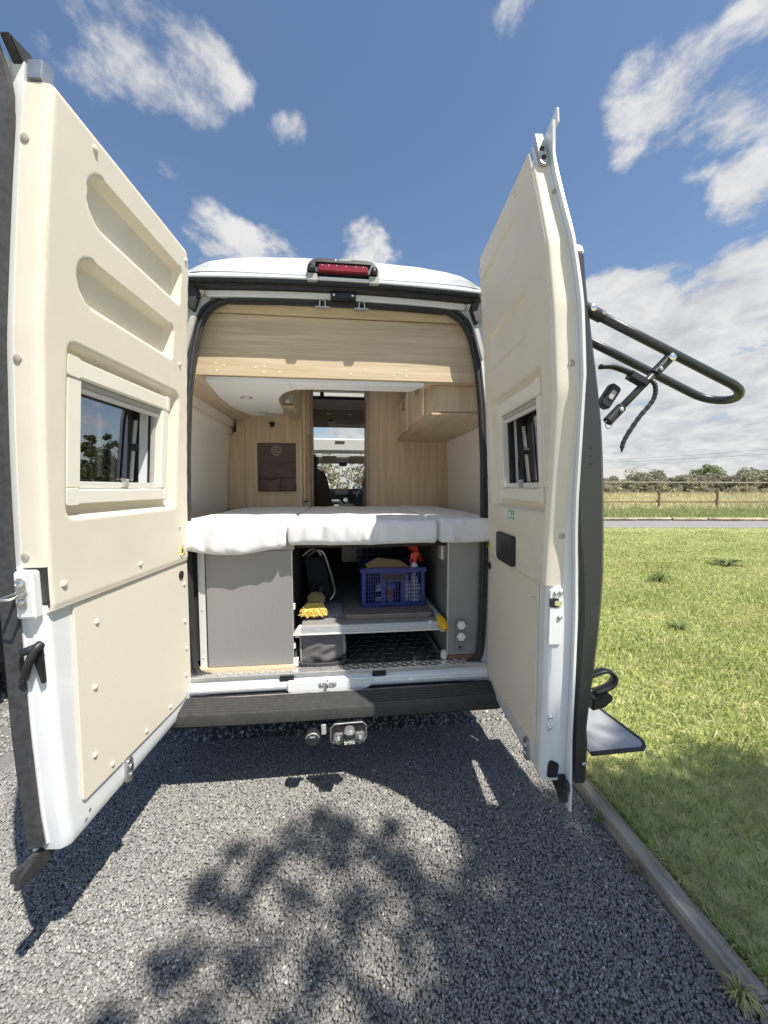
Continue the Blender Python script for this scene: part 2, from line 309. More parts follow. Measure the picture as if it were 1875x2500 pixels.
# lawn and crossing track: edges follow the field axes
lawn_poly=[(1.20,-9)]+[tuple(fld(a,b)[:2]) for a,b in ((60,-4),(60,12.6),(9,13.6),(6,14.0),(2.2,14.6))]+[(1.20,13)]
sheet_ground('lawn',TURF,lawn_poly,.020)
TRK=mat('track_gravel',(.25,.24,.225),.95,noise=(30,.3),bump=(80,.5,.01))
sheet_ground('track',TRK,[tuple(fld(a,b)[:2]) for a,b in ((-4,12.0),(70,11.4),(70,18.3),(-4,19.4))],-.006)
VERGE=mat('verge_turf',(.30,.33,.13),.95,noise=(8,.4),bump=(30,.6,.03))
sheet_ground('verge',VERGE,[tuple(fld(a,b)[:2]) for a,b in ((-4,17.6),(70,16.9),(70,24.2),(-4,25))],.03)
def chips(name,m,N,xr,yr,size,z0,seed,clip=None):
    g=np.random.default_rng(seed); x=g.uniform(*xr,N); y=g.uniform(*yr,N)
    if clip is not None: k=clip(x,y); x,y=x[k],y[k]
    n=len(x); K=4; s=size*g.uniform(.55,1.25,n); el=g.uniform(.62,1.0,n); th=s*g.uniform(.28,.6,n)
    a0=g.uniform(0,6.283,n)[:,None]+np.arange(K)[None]*2*np.pi/K+g.uniform(-.35,.35,(n,K)); rr=s[:,None]*g.uniform(.72,1.1,(n,K))*.5
    lx=rr*np.cos(a0); ly=rr*np.sin(a0)*el[:,None]; rot=g.uniform(0,6.283,n)[:,None]
    px=lx*np.cos(rot)-ly*np.sin(rot); py=lx*np.sin(rot)+ly*np.cos(rot)
    tx=g.normal(0,.16,n)[:,None]; ty=g.normal(0,.16,n)[:,None]
    top=np.stack([px*.86,py*.86,th[:,None]*.5+px*tx+py*ty],-1); bot=np.stack([px,py,-th[:,None]*.5+px*tx+py*ty],-1)
    v=np.concatenate([top,bot],1); v[...,0]+=x[:,None]; v[...,1]+=y[:,None]; v[...,2]+=(z0+g.uniform(-.0025,.0035,n))[:,None]
    base=(np.arange(n)*2*K)[:,None]
    tri=[[0,i,i+1] for i in range(1,K-1)]
    for i in range(K): j=(i+1)%K; tri+=[[i,K+i,K+j],[i,K+j,j]]
    f=(base[:,:,None]+np.array(tri)[None]).reshape(-1,3)
    return npmesh(name,v.reshape(-1,3),f,m)
SLATE=mat('slate_chippings',(.1,.1,.1),.72,isl=[(0,(.185,.178,.166)),(.4,(.245,.236,.221)),(.75,(.30,.29,.272)),(.965,(.37,.358,.338)),(.985,(.50,.44,.37)),(1,(.74,.70,.65))],noise=(150,.2))
gv=chips('slate_gravel',SLATE,120000,(-1.75,1.13),(-1.10,.36),.0112,-.003,5,lambda x,y:(np.abs(x)<1.25+.6*(y+1.10)))
tag(gv,'dark grey slate chippings covering the drive behind the van','gravel',kind='stuff')
gv2=chips('slate_gravel',SLATE,64000,(-5.2,1.13),(-2.6,5.0),.026,-.003,6,lambda x,y:((y>.36)|(y<-1.08)|(np.abs(x)>1.22+.6*(y+1.10)))&((x<-.9)|(y<1.5)|(x>.95)))
tag(gv2,'dark grey slate chippings further along the drive beside the van','gravel',kind='stuff')
# ---- timber edging boards
EDGE=mat('weathered_timber',(.37,.32,.26),.85,noise=(3,.42,(14,1.6,14)),bump=(6,.5,.004,(30,1.2,30)))
ed=None
for i,(y0,y1,dx,tz) in enumerate(((-3.6,-1.02,.012,0),(-1.012,.62,.0,0),(.628,3.0,.006,.004),(3.01,5.4,-.004,0),(5.41,8.2,.01,0))):
    k=10; rg=[]
    for j in range(k+1):
        y=y0+(y1-y0)*j/k; w=.004*math.sin(y*2.3+i); rg.append([(1.122+dx+w,y,-.06),(1.122+dx+w,y,.046+tz+w*.5),(1.192+dx+w,y,.049+tz),(1.192+dx+w,y,-.06)])
    e=MB().loft(rg,cap=True).mk('edging_board',EDGE,bevel=.006)
    tag(e,['weathered timber edging board alongside the gravel, behind the open right door','weathered timber edging board along the lawn under the open right door','weathered timber edging board beside the rear wheel of the van','weathered timber edging board beside the middle of the van','weathered timber edging board beside the front of the van'][i],'edging','timber boards edging the lawn')
# ---- grass
def blades(name,m,N,pts,h,w,seed,leanamt=.6,dirb=None):
    g=np.random.default_rng(seed); n=len(pts); px,py=pts[:,0],pts[:,1]; fld_=.5+.5*np.sin(px*2.1+1.7*np.sin(py*1.3))*np.sin(py*2.6+1.3*np.sin(px*1.9)); hh=h*g.uniform(.45,1.25,n)*(.65+.75*fld_**1.5); ww=w*g.uniform(.6,1.3,n); a=g.uniform(0,6.283,n); b=g.uniform(0,6.283,n) if dirb is None else dirb+g.normal(0,.7,n)
    le=g.uniform(.2,1.0,n)*leanamt; c=np.stack([np.cos(a),np.sin(a),0*a],-1)*ww[:,None]*.5; dv=np.stack([np.cos(b),np.sin(b),0*b],-1)
    p0=pts; p1=pts+dv*(hh*le*.35)[:,None]; p1[:,2]+=hh*.62; p2=pts+dv*(hh*le)[:,None]; p2[:,2]+=hh*np.clip(1.02-le*.45,.3,1)
    v=np.stack([p0-c,p0+c,p1+c*.8,p1-c*.8,p2],1).reshape(-1,3); q=np.arange(n)[:,None]*5
    f=np.concatenate([q+np.array([[0,1,2]]),q+np.array([[0,2,3]]),q+np.array([[3,2,4]])]); return npmesh(name,v,f,m)
GRASS=mat('grass_blade',(.1,.15,.04),.7,isl=[(0,(.20,.27,.07)),(.35,(.33,.41,.12)),(.65,(.47,.52,.20)),(.85,(.60,.58,.30)),(1,(.72,.66,.42))],spec=.2,trl=.4,vary=(1.4,(.56,.52,.25),.50,.74))
def scatter(N,poly_fn,seed):
    g=np.random.default_rng(seed); return poly_fn(g,N)
def near(g,N):
    y=-1.4+ (g.uniform(0,1,N)**1.35)*6.2; x=1.185+g.uniform(0,1,N)**1.15*(4.2+y*.6); return np.stack([x,y,np.full(N,.018)],-1)
blades('lawn_grass',GRASS,0,scatter(84000,near,3),.060,.0046,4,1.25); tag(bpy.data.objects['lawn_grass'],'mown green grass growing next to the gravel drive','grass',kind='stuff')
def mid(g,N):
    u=g.uniform(0,1,N)**.8; b=2.0+u*11.6; a=g.uniform(.10,1.14,N)*b; p=np.array([tuple(fld(1,0)-CAMV)]); 
    xy=np.outer(a,np.array(RT[:]))+np.outer(b,np.array(FW[:]))+np.array(CAMV[:]); xy[:,2]=.015; k=(xy[:,0]>1.25)&((b<12.3)|(g.uniform(0,1,N)<.5)); return xy[k]
o=blades('lawn_grass',GRASS,0,scatter(112000,mid,8),.070,.011,9,1.3); tag(o,'mown sunlit lawn stretching away to the track','grass',kind='stuff')
# overhanging long grass along the edging
def edge_g(g,N):
    y=g.uniform(-1.3,3.5,N); return np.stack([1.200+np.abs(g.normal(0,.02,N)),y,np.full(N,.03)],-1)
o=blades('edge_grass',GRASS,0,scatter(5600,edge_g,12),.085,.0036,13,1.1,dirb=math.pi); tag(o,'longer grass hanging over the timber edging','grass',kind='stuff')
DRYG=mat('dry_grass',(.4,.33,.18),.8,isl=[(0,(.34,.34,.15)),(.35,(.58,.53,.28)),(.8,(.74,.67,.42)),(1,(.82,.76,.55))],spec=.2,trl=.35)
VGR=mat('verge_grass',(.15,.2,.08),.8,isl=[(0,(.18,.24,.08)),(.5,(.33,.38,.16)),(1,(.60,.56,.32))],spec=.2,trl=.35)
def band(b0,b1,lo,hi,z):
    def fn(g,N):
        b=g.uniform(b0,b1,N); a=g.uniform(lo,hi,N)*b; xy=np.outer(a,np.array(RT[:]))+np.outer(b,np.array(FW[:]))+np.array(CAMV[:]); xy[:,2]=z(b) if callable(z) else z; return xy
    return fn
o=blades('verge_grass',VGR,0,scatter(16000,band(18.2,24.0,.5,1.12,.02),21),.24,.022,22,.8); tag(o,'rough green grass verge between the sleepers and the fence','grass',kind='stuff')
o=blades('field_grass',DRYG,0,scatter(30000,band(23.5,45,.5,1.12,lambda b:(b-24)*.030),23),.55,.035,24,.8); tag(o,'tall straw-coloured grass in the field behind the fence','grass',kind='stuff')
fr=[]
mk('field_rise',[tuple(fld(-6,24.0,-.02)),tuple(fld(80,24.0,-.02)),tuple(fld(110,60,1.1)),tuple(fld(-6,60,1.1))],[(0,1,2,3)],FIELD)
tag(bpy.data.objects['field_rise'],kind='structure')
# ---- weeds in the lawn, dry tuft at the edging
WEED=mat('weed_leaf',(.06,.11,.04),.6,trl=.25,isl=[(0,(.08,.125,.03)),(.6,(.15,.205,.06)),(1,(.25,.30,.12))])
def leafplant(name,loc,n,h,spread,lw,m,seed,label,cat,group=None,up=.5):
    g=random.Random(seed); rt=empty(name,loc,label,cat,group)
    for i in range(n):
        a=g.uniform(0,6.283); l=spread*g.uniform(.6,1.15); k=6; rg=[]; d=Vector((math.cos(a),math.sin(a),0)); s=Vector((-d.y,d.x,0)); rise=h*g.uniform(.4,1.1)
        for j in range(k+1):
            t=j/k; p=Vector(loc)+d*l*t+Vector((0,0,rise*math.sin(min(1,t*1.15)*math.pi*.75)+.01)); w=lw*math.sin(math.pi*(.12+.86*t))*(1+.35*((j%2)*2-1)*(.6 if lw>.012 else 0)); rg.append([tuple(p-s*w+Vector((0,0,w*.25))),tuple(p),tuple(p+s*w+Vector((0,0,w*.25)))])
        MB().loft(rg,closed=False).mk('leaf',m,rt,smooth=True,recalc=False)
    return rt
leafplant('thistle',(4.82,3.42,.02),34,.12,.22,.012,WEED,1,'dark spiky weed growing in the lawn with dead stalks above it','weed',)
leafplant('dock_weed',(7.03,4.38,.02),40,.11,.30,.018,WEED,2,'broad-leaved green weed spreading in the lawn','weed')
leafplant('dock_weed',(3.42,1.62,.02),16,.06,.15,.012,WEED,3,'small flat weed in the sunny lawn beside the drive','weed')
leafplant('dock_weed',(8.6,4.2,.02),20,.13,.33,.02,WEED,5,'dark leafy weed in the lawn further along from the broad-leaved weed','weed')
th=empty('dead_stalk',(4.86,3.50,.02),'dead brown stalk standing in the spiky lawn weed','stalk')
for i in range(9):
    g=random.Random(i); MB().tube([(4.86+g.uniform(-.1,.1),3.5+g.uniform(-.1,.1),.02),(4.86+g.uniform(-.22,.22),3.5+g.uniform(-.2,.2),g.uniform(.25,.45))],[.004,.002],4).mk('stem',mat('dead_stem',(.30,.22,.13),.9) if 'dead_stem' not in MATS else MATS['dead_stem'],th)
leafplant('grass_tuft',(1.105,-.99,.0),70,.055,.055,.0020,mat('pale_tuft',(.40,.37,.14),.7,isl=[(0,(.20,.24,.06)),(1,(.50,.45,.20))]),7,'pale yellow-green grass tuft at the foot of the timber edging','grass tuft')
leafplant('grass_tuft',(1.10,-.62,.0),34,.025,.055,.0014,mat('brown_tuft',(.24,.16,.10),.9,isl=[(0,(.16,.11,.07)),(1,(.30,.22,.13))]),8,'dead brown grass tuft against the timber edging','grass tuft')
leafplant('grass_tuft',(1.10,-.40,.0),24,.03,.05,.002,WEED,9,'small green grass tuft growing from the gravel by the edging','grass tuft')
TWIG=mat('dry_twig',(.34,.28,.18),.8)
for i,(x,y,a,l) in enumerate(((.62,-.20,.3,.05),(.30,-.98,1.0,.07),(-.50,-.95,2.2,.05),(.85,-.60,1.9,.06),(-.72,-.2,.7,.05))):
    tag(MB().tube([(x,y,.006),(x+l*.5*math.cos(a),y+l*.5*math.sin(a),.011),(x+l*math.cos(a+.3),y+l*math.sin(a+.3),.007)],.0013,5).mk('straw_twig',TWIG),'thin dry stalk of grass lying on the gravel behind the van','twig','dry stalks on the gravel')
# ---- sleepers along the track
SLP=mat('pale_sleeper',(.36,.30,.21),.9,noise=(3,.45),bump=(8,.5,.01))
names=['near the dark van post','second from the dark van post','by the fence post','between the two fence posts','in front of the right-hand fence post','beyond the fence posts']
for i in range(8):
    a0=8.2+i*1.52; rg=[]
    for j in range(7):
        a=a0+1.46*j/6; b=17.35-.03*a; w_=1+.10*math.sin(i*2.7+j*.8); rg.append([tuple(fld(a,b+.05*math.sin(i*4.1)+.08*w_*math.cos(q),.065+.012*math.sin(i*3.3)+.07*w_*math.sin(q))) for q in np.linspace(0,6.283,9)[:-1]])
    e=MB().loft(rg,cap=True).mk('log_edging',SLP,smooth=True,auto=50)
    tag(e,'round pale log lying along the far side of the track','log','logs edging the track')
# ---- post and rail fence
POST=mat('brown_post',(.20,.115,.075),.85,noise=(5,.3,(12,12,1.5))); RAIL=mat('grey_rail',(.30,.26,.20),.85,noise=(5,.3)); WIRE=mat('galvanised_wire',(.30,.28,.25),.5,.6)
fn=empty('field_fence',tuple(fld(18,24.2)),'brown wooden post and rail fence with wires along the dry field','fence')
for k in range(-1,6):
    a=12.65+3.66*k+1.0; pb=fld(a,24.2); z1=1.30
    MB().prism(rrect(-.055,.055,-.055,.055,.02,3),lambda u,v,w,pb=pb:(pb.x+u+.03*w*0,pb.y+v,w),-.1,z1).mk('post',POST,fn,bevel=.01)
    for z,h in ((1.22,.035),(.62,.03)): 
        c=fld(a-.11,24.12,z); MB().prism(rrect(-.06,.06,-h*2,h*2,.01,2),lambda u,v,w,c=c:(c.x+u,c.y+w,c.z+v),-.06,.06).mk('rail_end',POST,fn)
    if k<5:
        for z,h,m_ in ((1.12,.020,RAIL),(.55,.035,POST)):
            p=fld(a,24.32,z); q=fld(a+3.66,24.32,z); MB().tube([p,(p+q)/2+Vector((0,0,.008)),q],h,6).mk('rail',m_,fn)
        for z in (.87,.30): MB().tube([fld(a,24.15,z),fld(a+3.66,24.15,z)],.010,5).mk('wire',WIRE,fn)
fr2=empty('paddock_rail',tuple(fld(25,34)),'long grey top rail crossing the dry field in front of the hedge','rail')
for k in range(7):
    a=14+6*k; MB().tube([fld(a,34,1.93-.012*k),fld(a+6,34,1.92-.012*(k+1))],.055,8).mk('rail',RAIL,fr2); MB().tube([fld(a,34,.25),fld(a,34,1.95-.012*k)],.045,6).mk('post',RAIL,fr2)
# ---- shrubs, trees
def leafcloud(g,n,c,rad,size,shell=.45,flat=.0):
    d=g.normal(size=(n,3)); d/=np.linalg.norm(d,axis=1)[:,None]; r=(1-shell*g.uniform(0,1,n)**1.4)[:,None]; p=np.array(c)+d*r*np.array(rad); 
    a=g.normal(size=(n,3)); a/=np.linalg.norm(a,axis=1)[:,None]; b=np.cross(a,g.normal(size=(n,3))); b/=np.linalg.norm(b,axis=1)[:,None]; s=(size*g.uniform(.5,1.3,n))[:,None]
    return np.stack([p-a*s,p-b*s*.5,p+a*s,p+b*s*.5],1)
def foliage(name,m,parent,clumps,size,seed,shell=.5):
    g=np.random.default_rng(seed); q=np.concatenate([leafcloud(g,n,c,r,size,shell) for n,c,r in clumps]); n=len(q); return npmesh(name,q.reshape(-1,3),np.arange(n*4).reshape(-1,4),m,parent)
def clumps_in(g,k,c,rad,cr,n):
    o=[]
    for i in range(k):
        d=g.normal(size=3); d/=np.linalg.norm(d); r=g.uniform(.25,.95); p=np.array(c)+d*r*np.array(rad); s=cr*g.uniform(.6,1.3); o.append((n,tuple(p),(s,s,s*.8)))
    return o
HB=mat('brown_bramble',(.2,.18,.13),.85,trl=.3,isl=[(0,(.17,.16,.10)),(.4,(.32,.30,.22)),(.75,(.46,.43,.34)),(1,(.33,.36,.19))]); HG=mat('hawthorn_leaf',(.1,.14,.05),.8,trl=.3,isl=[(0,(.09,.12,.045)),(.5,(.18,.22,.09)),(1,(.30,.33,.17))])
DRYS=mat('dry_scrub',(.4,.35,.22),.85,trl=.3,isl=[(0,(.24,.21,.12)),(.5,(.42,.37,.24)),(1,(.56,.50,.36))]); HD=mat('dark_tree_leaf',(.06,.09,.035),.8,trl=.3,isl=[(0,(.03,.05,.02)),(.5,(.065,.095,.035)),(1,(.12,.15,.06))]); BARK=mat('bark',(.10,.085,.07),.9,noise=(8,.3)); BIRCH=mat('birch_bark',(.5,.48,.44),.8,noise=(6,.35,(1,1,6)))
def shrub(name,m,a,b,h,w,seed,label,k=16,n=130,size=.17,group='hedge shrubs behind the paddock'):
    g=np.random.default_rng(seed); z0=max(0,(b-24)*.030); base=fld(a,b,z0); rt=empty(name,tuple(base),label,'shrub',group)
    foliage('foliage',m,rt,clumps_in(g,k,(base.x,base.y,z0+h*.5),(w*.5,w*.4,h*.42),h*.24,n),size,seed)
    tr=MB()
    for i in range(5): 
        q=g.uniform(-.4,.4,2)*w; tr.tube([tuple(base+Vector((q[0]*.3,q[1]*.3,-.05))),(base.x+q[0],base.y+q[1],z0+h*.75)],[.05,.02],5)
    tr.mk('stem',BARK,rt); return rt
spots=[('pale brown thicket beside the dark van post',2.7),('low grey-brown bramble shrub under the long barn roof',2.4),('straw-tinted bramble shrub under the long barn roof',2.5),('grey-brown bramble shrub at the end of the long barn roof',2.7)]
for i in range(19):
    a=25.0+i*1.95; h=[2.6,2.3,2.5,2.7,2.4,2.5,2.7,2.6,2.9,3.1,3.2,3.0,2.7,2.5,2.5,2.7,2.8,2.7,2.6][i]
    shrub('hedge_shrub',HB,a,45+1.6*math.sin(i*2.1),h,4.6,40+i,spots[i][0] if i<4 else 'grey-brown bramble shrub in the hedge behind the paddock rail',26,110,.15)
for i in range(9): shrub('low_scrub',DRYS,25+i*4.6,41.5+.8*math.sin(i*3.3),1.25,4.8,140+i,'low straw-coloured scrub at the foot of the bramble hedge',18,90,.13,'low scrub below the hedge')
for i,(a,b,h,w,lab) in enumerate(((55,56,3.4,9,'rounded green tree rising behind the bramble hedge next to the cottage roof'),(61,57,3.6,10,'broad green tree at the far end of the hedge'),(49.0,58,4.0,5,'tallest green tree showing behind the hedge with an uneven top'),(66,58,3.3,9,'low green tree beyond the broad green tree'))): shrub('green_shrub',HG,a,b,h,w,70+i,lab,34,120,.17,'green trees behind the hedge')
for i,(a,b,h,w,lab) in enumerate(((40.5,62,3.6,4,'small olive tree above the hedge close to the barn roof'),(44.0,62,3.5,4,'small olive tree above the hedge, further from the barn roof'))): shrub('olive_shrub',HG,a,b,h,w,80+i,lab,22,90,.16,'dark trees above the hedge')
# far roofs
def house(name,a,b,w,d,h,hr,label,rm):
    c=fld(a,b); rt=empty(name,tuple(c),label,'house'); T=lambda u,v,w_:tuple(c+RT*u+FW*v+Vector((0,0,w_)))
    MB().box(-w/2,w/2,-d/2,d/2,0,h,T).mk('wall',mat('house_wall',(.55,.53,.50),.8) if 'house_wall' not in MATS else MATS['house_wall'],rt)
    MB().prism([(-d/2-.3,h),(d/2+.3,h),(0,hr)],lambda u,v,q:T(q,u,v),-w/2-.2,w/2+.2).mk('roof',rm,rt)
    for k in (-.3,.0,.3): MB().box(w*k-.5,w*k+.5,-d/2-.05,-d/2+.02,h*.45,h*.8,T).mk('window',SCREEN,rt)
house('long_barn',50,88,19,7,3.2,5.75,'long low barn roof showing over the hedge',mat('pale_roof',(.30,.285,.27),.7,noise=(2,.1)))
house('cottage',55.8,54.5,5.5,4,2.6,4.0,'small grey roofed building half hidden by the hedge',mat('grey_slate_roof',(.34,.33,.34),.7,noise=(3,.15)))
for k,(z0,z1) in enumerate(((8.6,5.3),(7.3,5.0))):
    pts=[fld(95-i*5.5,70+i*2.5,z0-(z0-z1)*(i/9)-.5*math.sin(math.pi*i/9)+2.2) for i in range(10)]
    c=MB().tube(pts,.022,5).mk('power_line',BLACK); tag(c,['upper overhead power cable crossing the sky above the hedge','lower overhead power cable crossing the sky above the hedge'][k],'cable')
# woodland and two birches seen through the left door window
for i in range(13):
    a=-66+i*4.4; b=58+3*math.sin(i*1.7); base=fld(a,b); g=np.random.default_rng(100+i); h=6.0+1.0*math.sin(i*2.3)
    rt=empty('woodland_tree',tuple(base),'dark green tree in the woodland edge seen through the left door window','tree','woodland trees beyond the left door window')
    foliage('crown',HD,rt,clumps_in(g,16,(base.x,base.y,h*.55),(3.2,2.6,h*.42),1.2,110),.28,100+i); MB().tube([tuple(base),(base.x,base.y,h*.7)],[.16,.07],7).mk('trunk',BARK,rt)
def tree(name,loc,h,cw,seed,label,leafm,barkm,n=26,ln=170,ls=.16,tr=.14,base=.3,group=None,cc=None):
    g=np.random.default_rng(seed); rt=empty(name,loc,label,'tree',group); x,y=loc[0],loc[1]; cx,cy=(cc or (x,y))
    t=MB(); t.tube(spline([(x,y,-.1),(x+.1,y,h*.25),((x+cx)/2,(y+cy)/2,h*.5),(cx,cy,h*.92)],5),[tr*(1-.8*i/15) for i in range(16)],9); t.mk('trunk',barkm,rt,smooth=True)
    cl=[]
    for i in range(n):
        f=g.uniform(base,1.0); rad=cw*math.sin(math.pi*min(1,(1.06-f)/(1.06-base)*.85+.12)); a=g.uniform(0,6.283); r=rad*g.uniform(.2,1); p=(cx+r*math.cos(a),cy+r*math.sin(a),h*f); cl.append((ln,p,(cw*.26,cw*.26,cw*.2)))
        s=h*max(base*.8,f-.18); k=s/h; MB().tube([(x+(cx-x)*k,y+(cy-y)*k,s),((cx+p[0])/2,(cy+p[1])/2,(s+p[2])/2+.1),p],[tr*.28,tr*.18,.008],5).mk('branch',barkm,rt)
    foliage('crown',leafm,rt,cl,ls,seed,.8); return rt
tree('birch_tree',tuple(fld(-38.2,55)),8.7,2.2,201,'slender birch standing above the woodland, right of the pair',HD,BIRCH,30,90,.2,.12,.35)
tree('birch_tree',tuple(fld(-41.6,55)),8.9,1.8,202,'slender birch with narrow crown, left of the pair in the window',HD,BIRCH,28,80,.2,.12,.35)
# hedge in front of the van, seen through the windscreen
HW=mat('dry_hedge_leaf',(.3,.25,.16),.85,isl=[(0,(.10,.09,.05)),(.35,(.26,.21,.13)),(.75,(.50,.43,.31)),(1,(.64,.58,.46))])
for i in range(7):
    x=-4.2+i*1.25; y=8.6+.2*math.sin(i*3); g=np.random.default_rng(300+i); rt=empty('clipped_shrub',(x,y,0),'dry beech shrub in the hedge ahead of the van, seen through the windscreen' if i!=2 else 'green leafy shrub in the hedge ahead of the van, seen through the windscreen','shrub','hedge shrubs ahead of the van')
    foliage('foliage',HW if i!=2 else HG,rt,clumps_in(g,24,(x,y,1.3),(.65,.5,1.15),.42,150),.055,300+i); MB().tube([(x,y,-.05),(x,y,2.0)],[.05,.02],6).mk('stem',BARK,rt)
# the garden tree behind the photographer whose shadow dapples the gravel
LEAF=mat('garden_leaf',(.09,.14,.04),.6,isl=[(0,(.06,.10,.03)),(1,(.14,.19,.07))])
gt=empty('garden_tree',(5.4,-5.9,0),'leafy garden tree beside the drive behind the van, shading the gravel','tree')
MB().tube(spline([(5.4,-5.9,-.1),(5.35,-5.8,1.8),(5.0,-5.3,3.6),(4.5,-4.6,5.4),(4.2,-4.2,6.6)],5),[.17*(1-.75*i/20) for i in range(21)],10).mk('trunk',BARK,gt,smooth=True)
gg=np.random.default_rng(401); cl=[]
boughs=[(1.25,-.80,.60),(1.85,-.60,.50),(.85,-1.2,.45),(2.3,-1.25,.7),(1.3,-1.6,.75),(1.55,-.42,.32),(1.0,-.62,.30),(2.4,-.75,.45),(.72,-.85,.22),(.60,-.68,.14),(.50,-1.05,.24),(.22,-1.35,.30),(.78,-.55,.14),(.58,-.50,.15),(.75,-.72,.20),(.48,-.82,.15),(.95,-.95,.26),(.95,-.45,.18),(.70,-.36,.11),(1.3,-.25,.2),(1.15,-.42,.25),(1.7,-1.1,.5),(2.25,-.50,.38),(2.9,-.95,.6),(1.95,-.22,.22),(.85,-.65,.22),(.62,-1.02,.22),(.42,-.66,.13),
  (-.02,-.22,.060),(.06,-.31,.065),(-.13,-.33,.085),(.0,-.43,.075),(-.24,-.43,.07),(.19,-.43,.065),(-.31,-.56,.085),(-.10,-.57,.07),(.12,-.61,.075),(-.43,-.51,.06),(-.46,-.71,.075),(-.22,-.73,.075),(.02,-.76,.075),(-.56,-.87,.06),(-.35,-.90,.07),(-.10,-.93,.075),(.16,-.88,.07),(.31,-.52,.085),(.35,-.70,.10),(.38,-.90,.10),(-.36,-.36,.045),(.27,-.33,.05)]
for x,y,r in boughs:
    x=x-.07 if r<.13 else x; h=gg.uniform(5.6,7.4); c=(x+.36*h,y-.44*h,h); cl.append((int(26+3600*r*r) if r>.13 else int(20+2400*r*r),c,(r*1.2,r*1.2,r*.8)))
    k=gg.uniform(.45,.9); q=Vector((5.4,-5.9,0)).lerp(Vector((4.2,-4.2,0)),k*.9); q.z=1.8+4.2*k; m_=q.lerp(Vector(c),.5)+Vector((0,0,.15))
    MB().tube([q,m_,c],[.03,.018,.006],5).mk('branch',BARK,gt)
foliage('crown',LEAF,gt,cl,.056,401,.95)
# ---- black car parked on the far side of the drive
cr=empty('parked_car',(-3.05,2.6,0),'black car parked on the gravel left of the van','car')
sec=[(.5,.98,.60,.80),(.62,.99,.35,.98),(1.3,1.0,.28,1.02),(1.7,.98,.28,1.36),(2.6,.97,.28,1.40),(3.4,.98,.28,1.32),(4.1,1.0,.28,.98),(4.8,.97,.32,.86),(4.95,.93,.45,.72)]
rg=[]
for y,wv,z0,z1 in sec:
    w=.86*wv; zc=min(z1,.92); rg.append([(-3.05-w,y,z0),(-3.05-w*1.02,y,(z0+zc)/2),(-3.05-w,y,zc),(-3.05-w*.80,y,z1),(-3.05+w*.80,y,z1),(-3.05+w,y,zc),(-3.05+w*1.02,y,(z0+zc)/2),(-3.05+w,y,z0)])
MB().loft(rg,cap=True).mk('body',CARP,cr,smooth=True,auto=35)
for y in (1.25,4.0):
    for s in (-1,1): wheel_y=y; t=MB().lathe([(.19,-.1),(.29,-.1),(.31,-.06),(.31,.06),(.29,.1),(.19,.1)],(-3.05+s*.80,y,.31),(1,0,0),24).mk('wheel',TYRE,cr,smooth=True,auto=40); MB().lathe([(.19,0),(.17,.02),(.06,.01)],(-3.05+s*.90,y,.31),(s,0,0),16).mk('rim',RIM,t)
for s in (-1,1):
    mk('side_window',[(-3.05+s*.868,1.8,.96),(-3.05+s*.868,3.5,.96),(-3.05+s*.73,3.2,1.30),(-3.05+s*.73,1.95,1.32)],[(0,1,2,3)],SCREEN,cr); box('tail_lamp',RED,cr,-3.05+s*.70-.09,-3.05+s*.70+.09,.54,.58,.74,.86,.01)
mk('rear_window',[(-3.62,1.36,1.05),(-2.48,1.36,1.05),(-2.58,1.64,1.32),(-3.52,1.64,1.32)],[(0,1,2,3)],SCREEN,cr); box('rear_bumper',BLACK,cr,-3.85,-2.25,.44,.56,.34,.56,.03)
# ================================================================ CAMPER VAN
van=empty('camper_van',(0,2.5,0),'white high-roof camper van with both rear doors swung open','van')
def lean(z): return .085*max(0,(z-1.15)/1.25)**1.5
# ---- body shell (outer sheet), rear part
HALF=[(0,2.625),(.2,2.622),(.4,2.61),(.52,2.59),(.60,2.56),(.655,2.515),(.685,2.465),(.715,2.435),(.78,2.41),(.835,2.35),(.885,2.22),(.935,2.02),(.975,1.75),(1.0,1.4),(1.012,1.05),(1.01,.75),(.99,.52),(.97,.36)]
def body_section(y,g,inset=0):
    o=[]
    for x,z in HALF:
        zz=z if z<2.44 else 2.44+(z-2.44)*g
        o.append((x-inset*(1 if x>.1 else 0),y+lean(min(z,2.44))*(1 if y<.6 else 0),zz))
    return [(-x,y_,z) for x,y_,z in o[::-1]]+o[1:]
secs=[(-.050,.10,.012),(-.056,.34,.004),(-.03,.55,0),(.02,.74,0),(.08,.90,0),(.17,.98,0),(.3,1,0),(.62,1,0),(1.16,1,0),(1.6,1,0),(2.04,1,0),(2.58,1,0),(3.1,.98,0)]
bs=MB().loft([body_section(*s) for s in secs],closed=False)
def in_added_window(f):  # roof faces left out for the two added daylight openings
    c=sum((Vector(bs.v[i]) for i in f),Vector())/len(f); return c.z>2.5 and abs(c.x)<.41 and (.65<c.y<1.13 or 2.06<c.y<2.56)
bs.f=[f for f in bs.f if not in_added_window(f)]
bs.mk('body_shell',PAINT,van,smooth=True,recalc=True,auto=50)
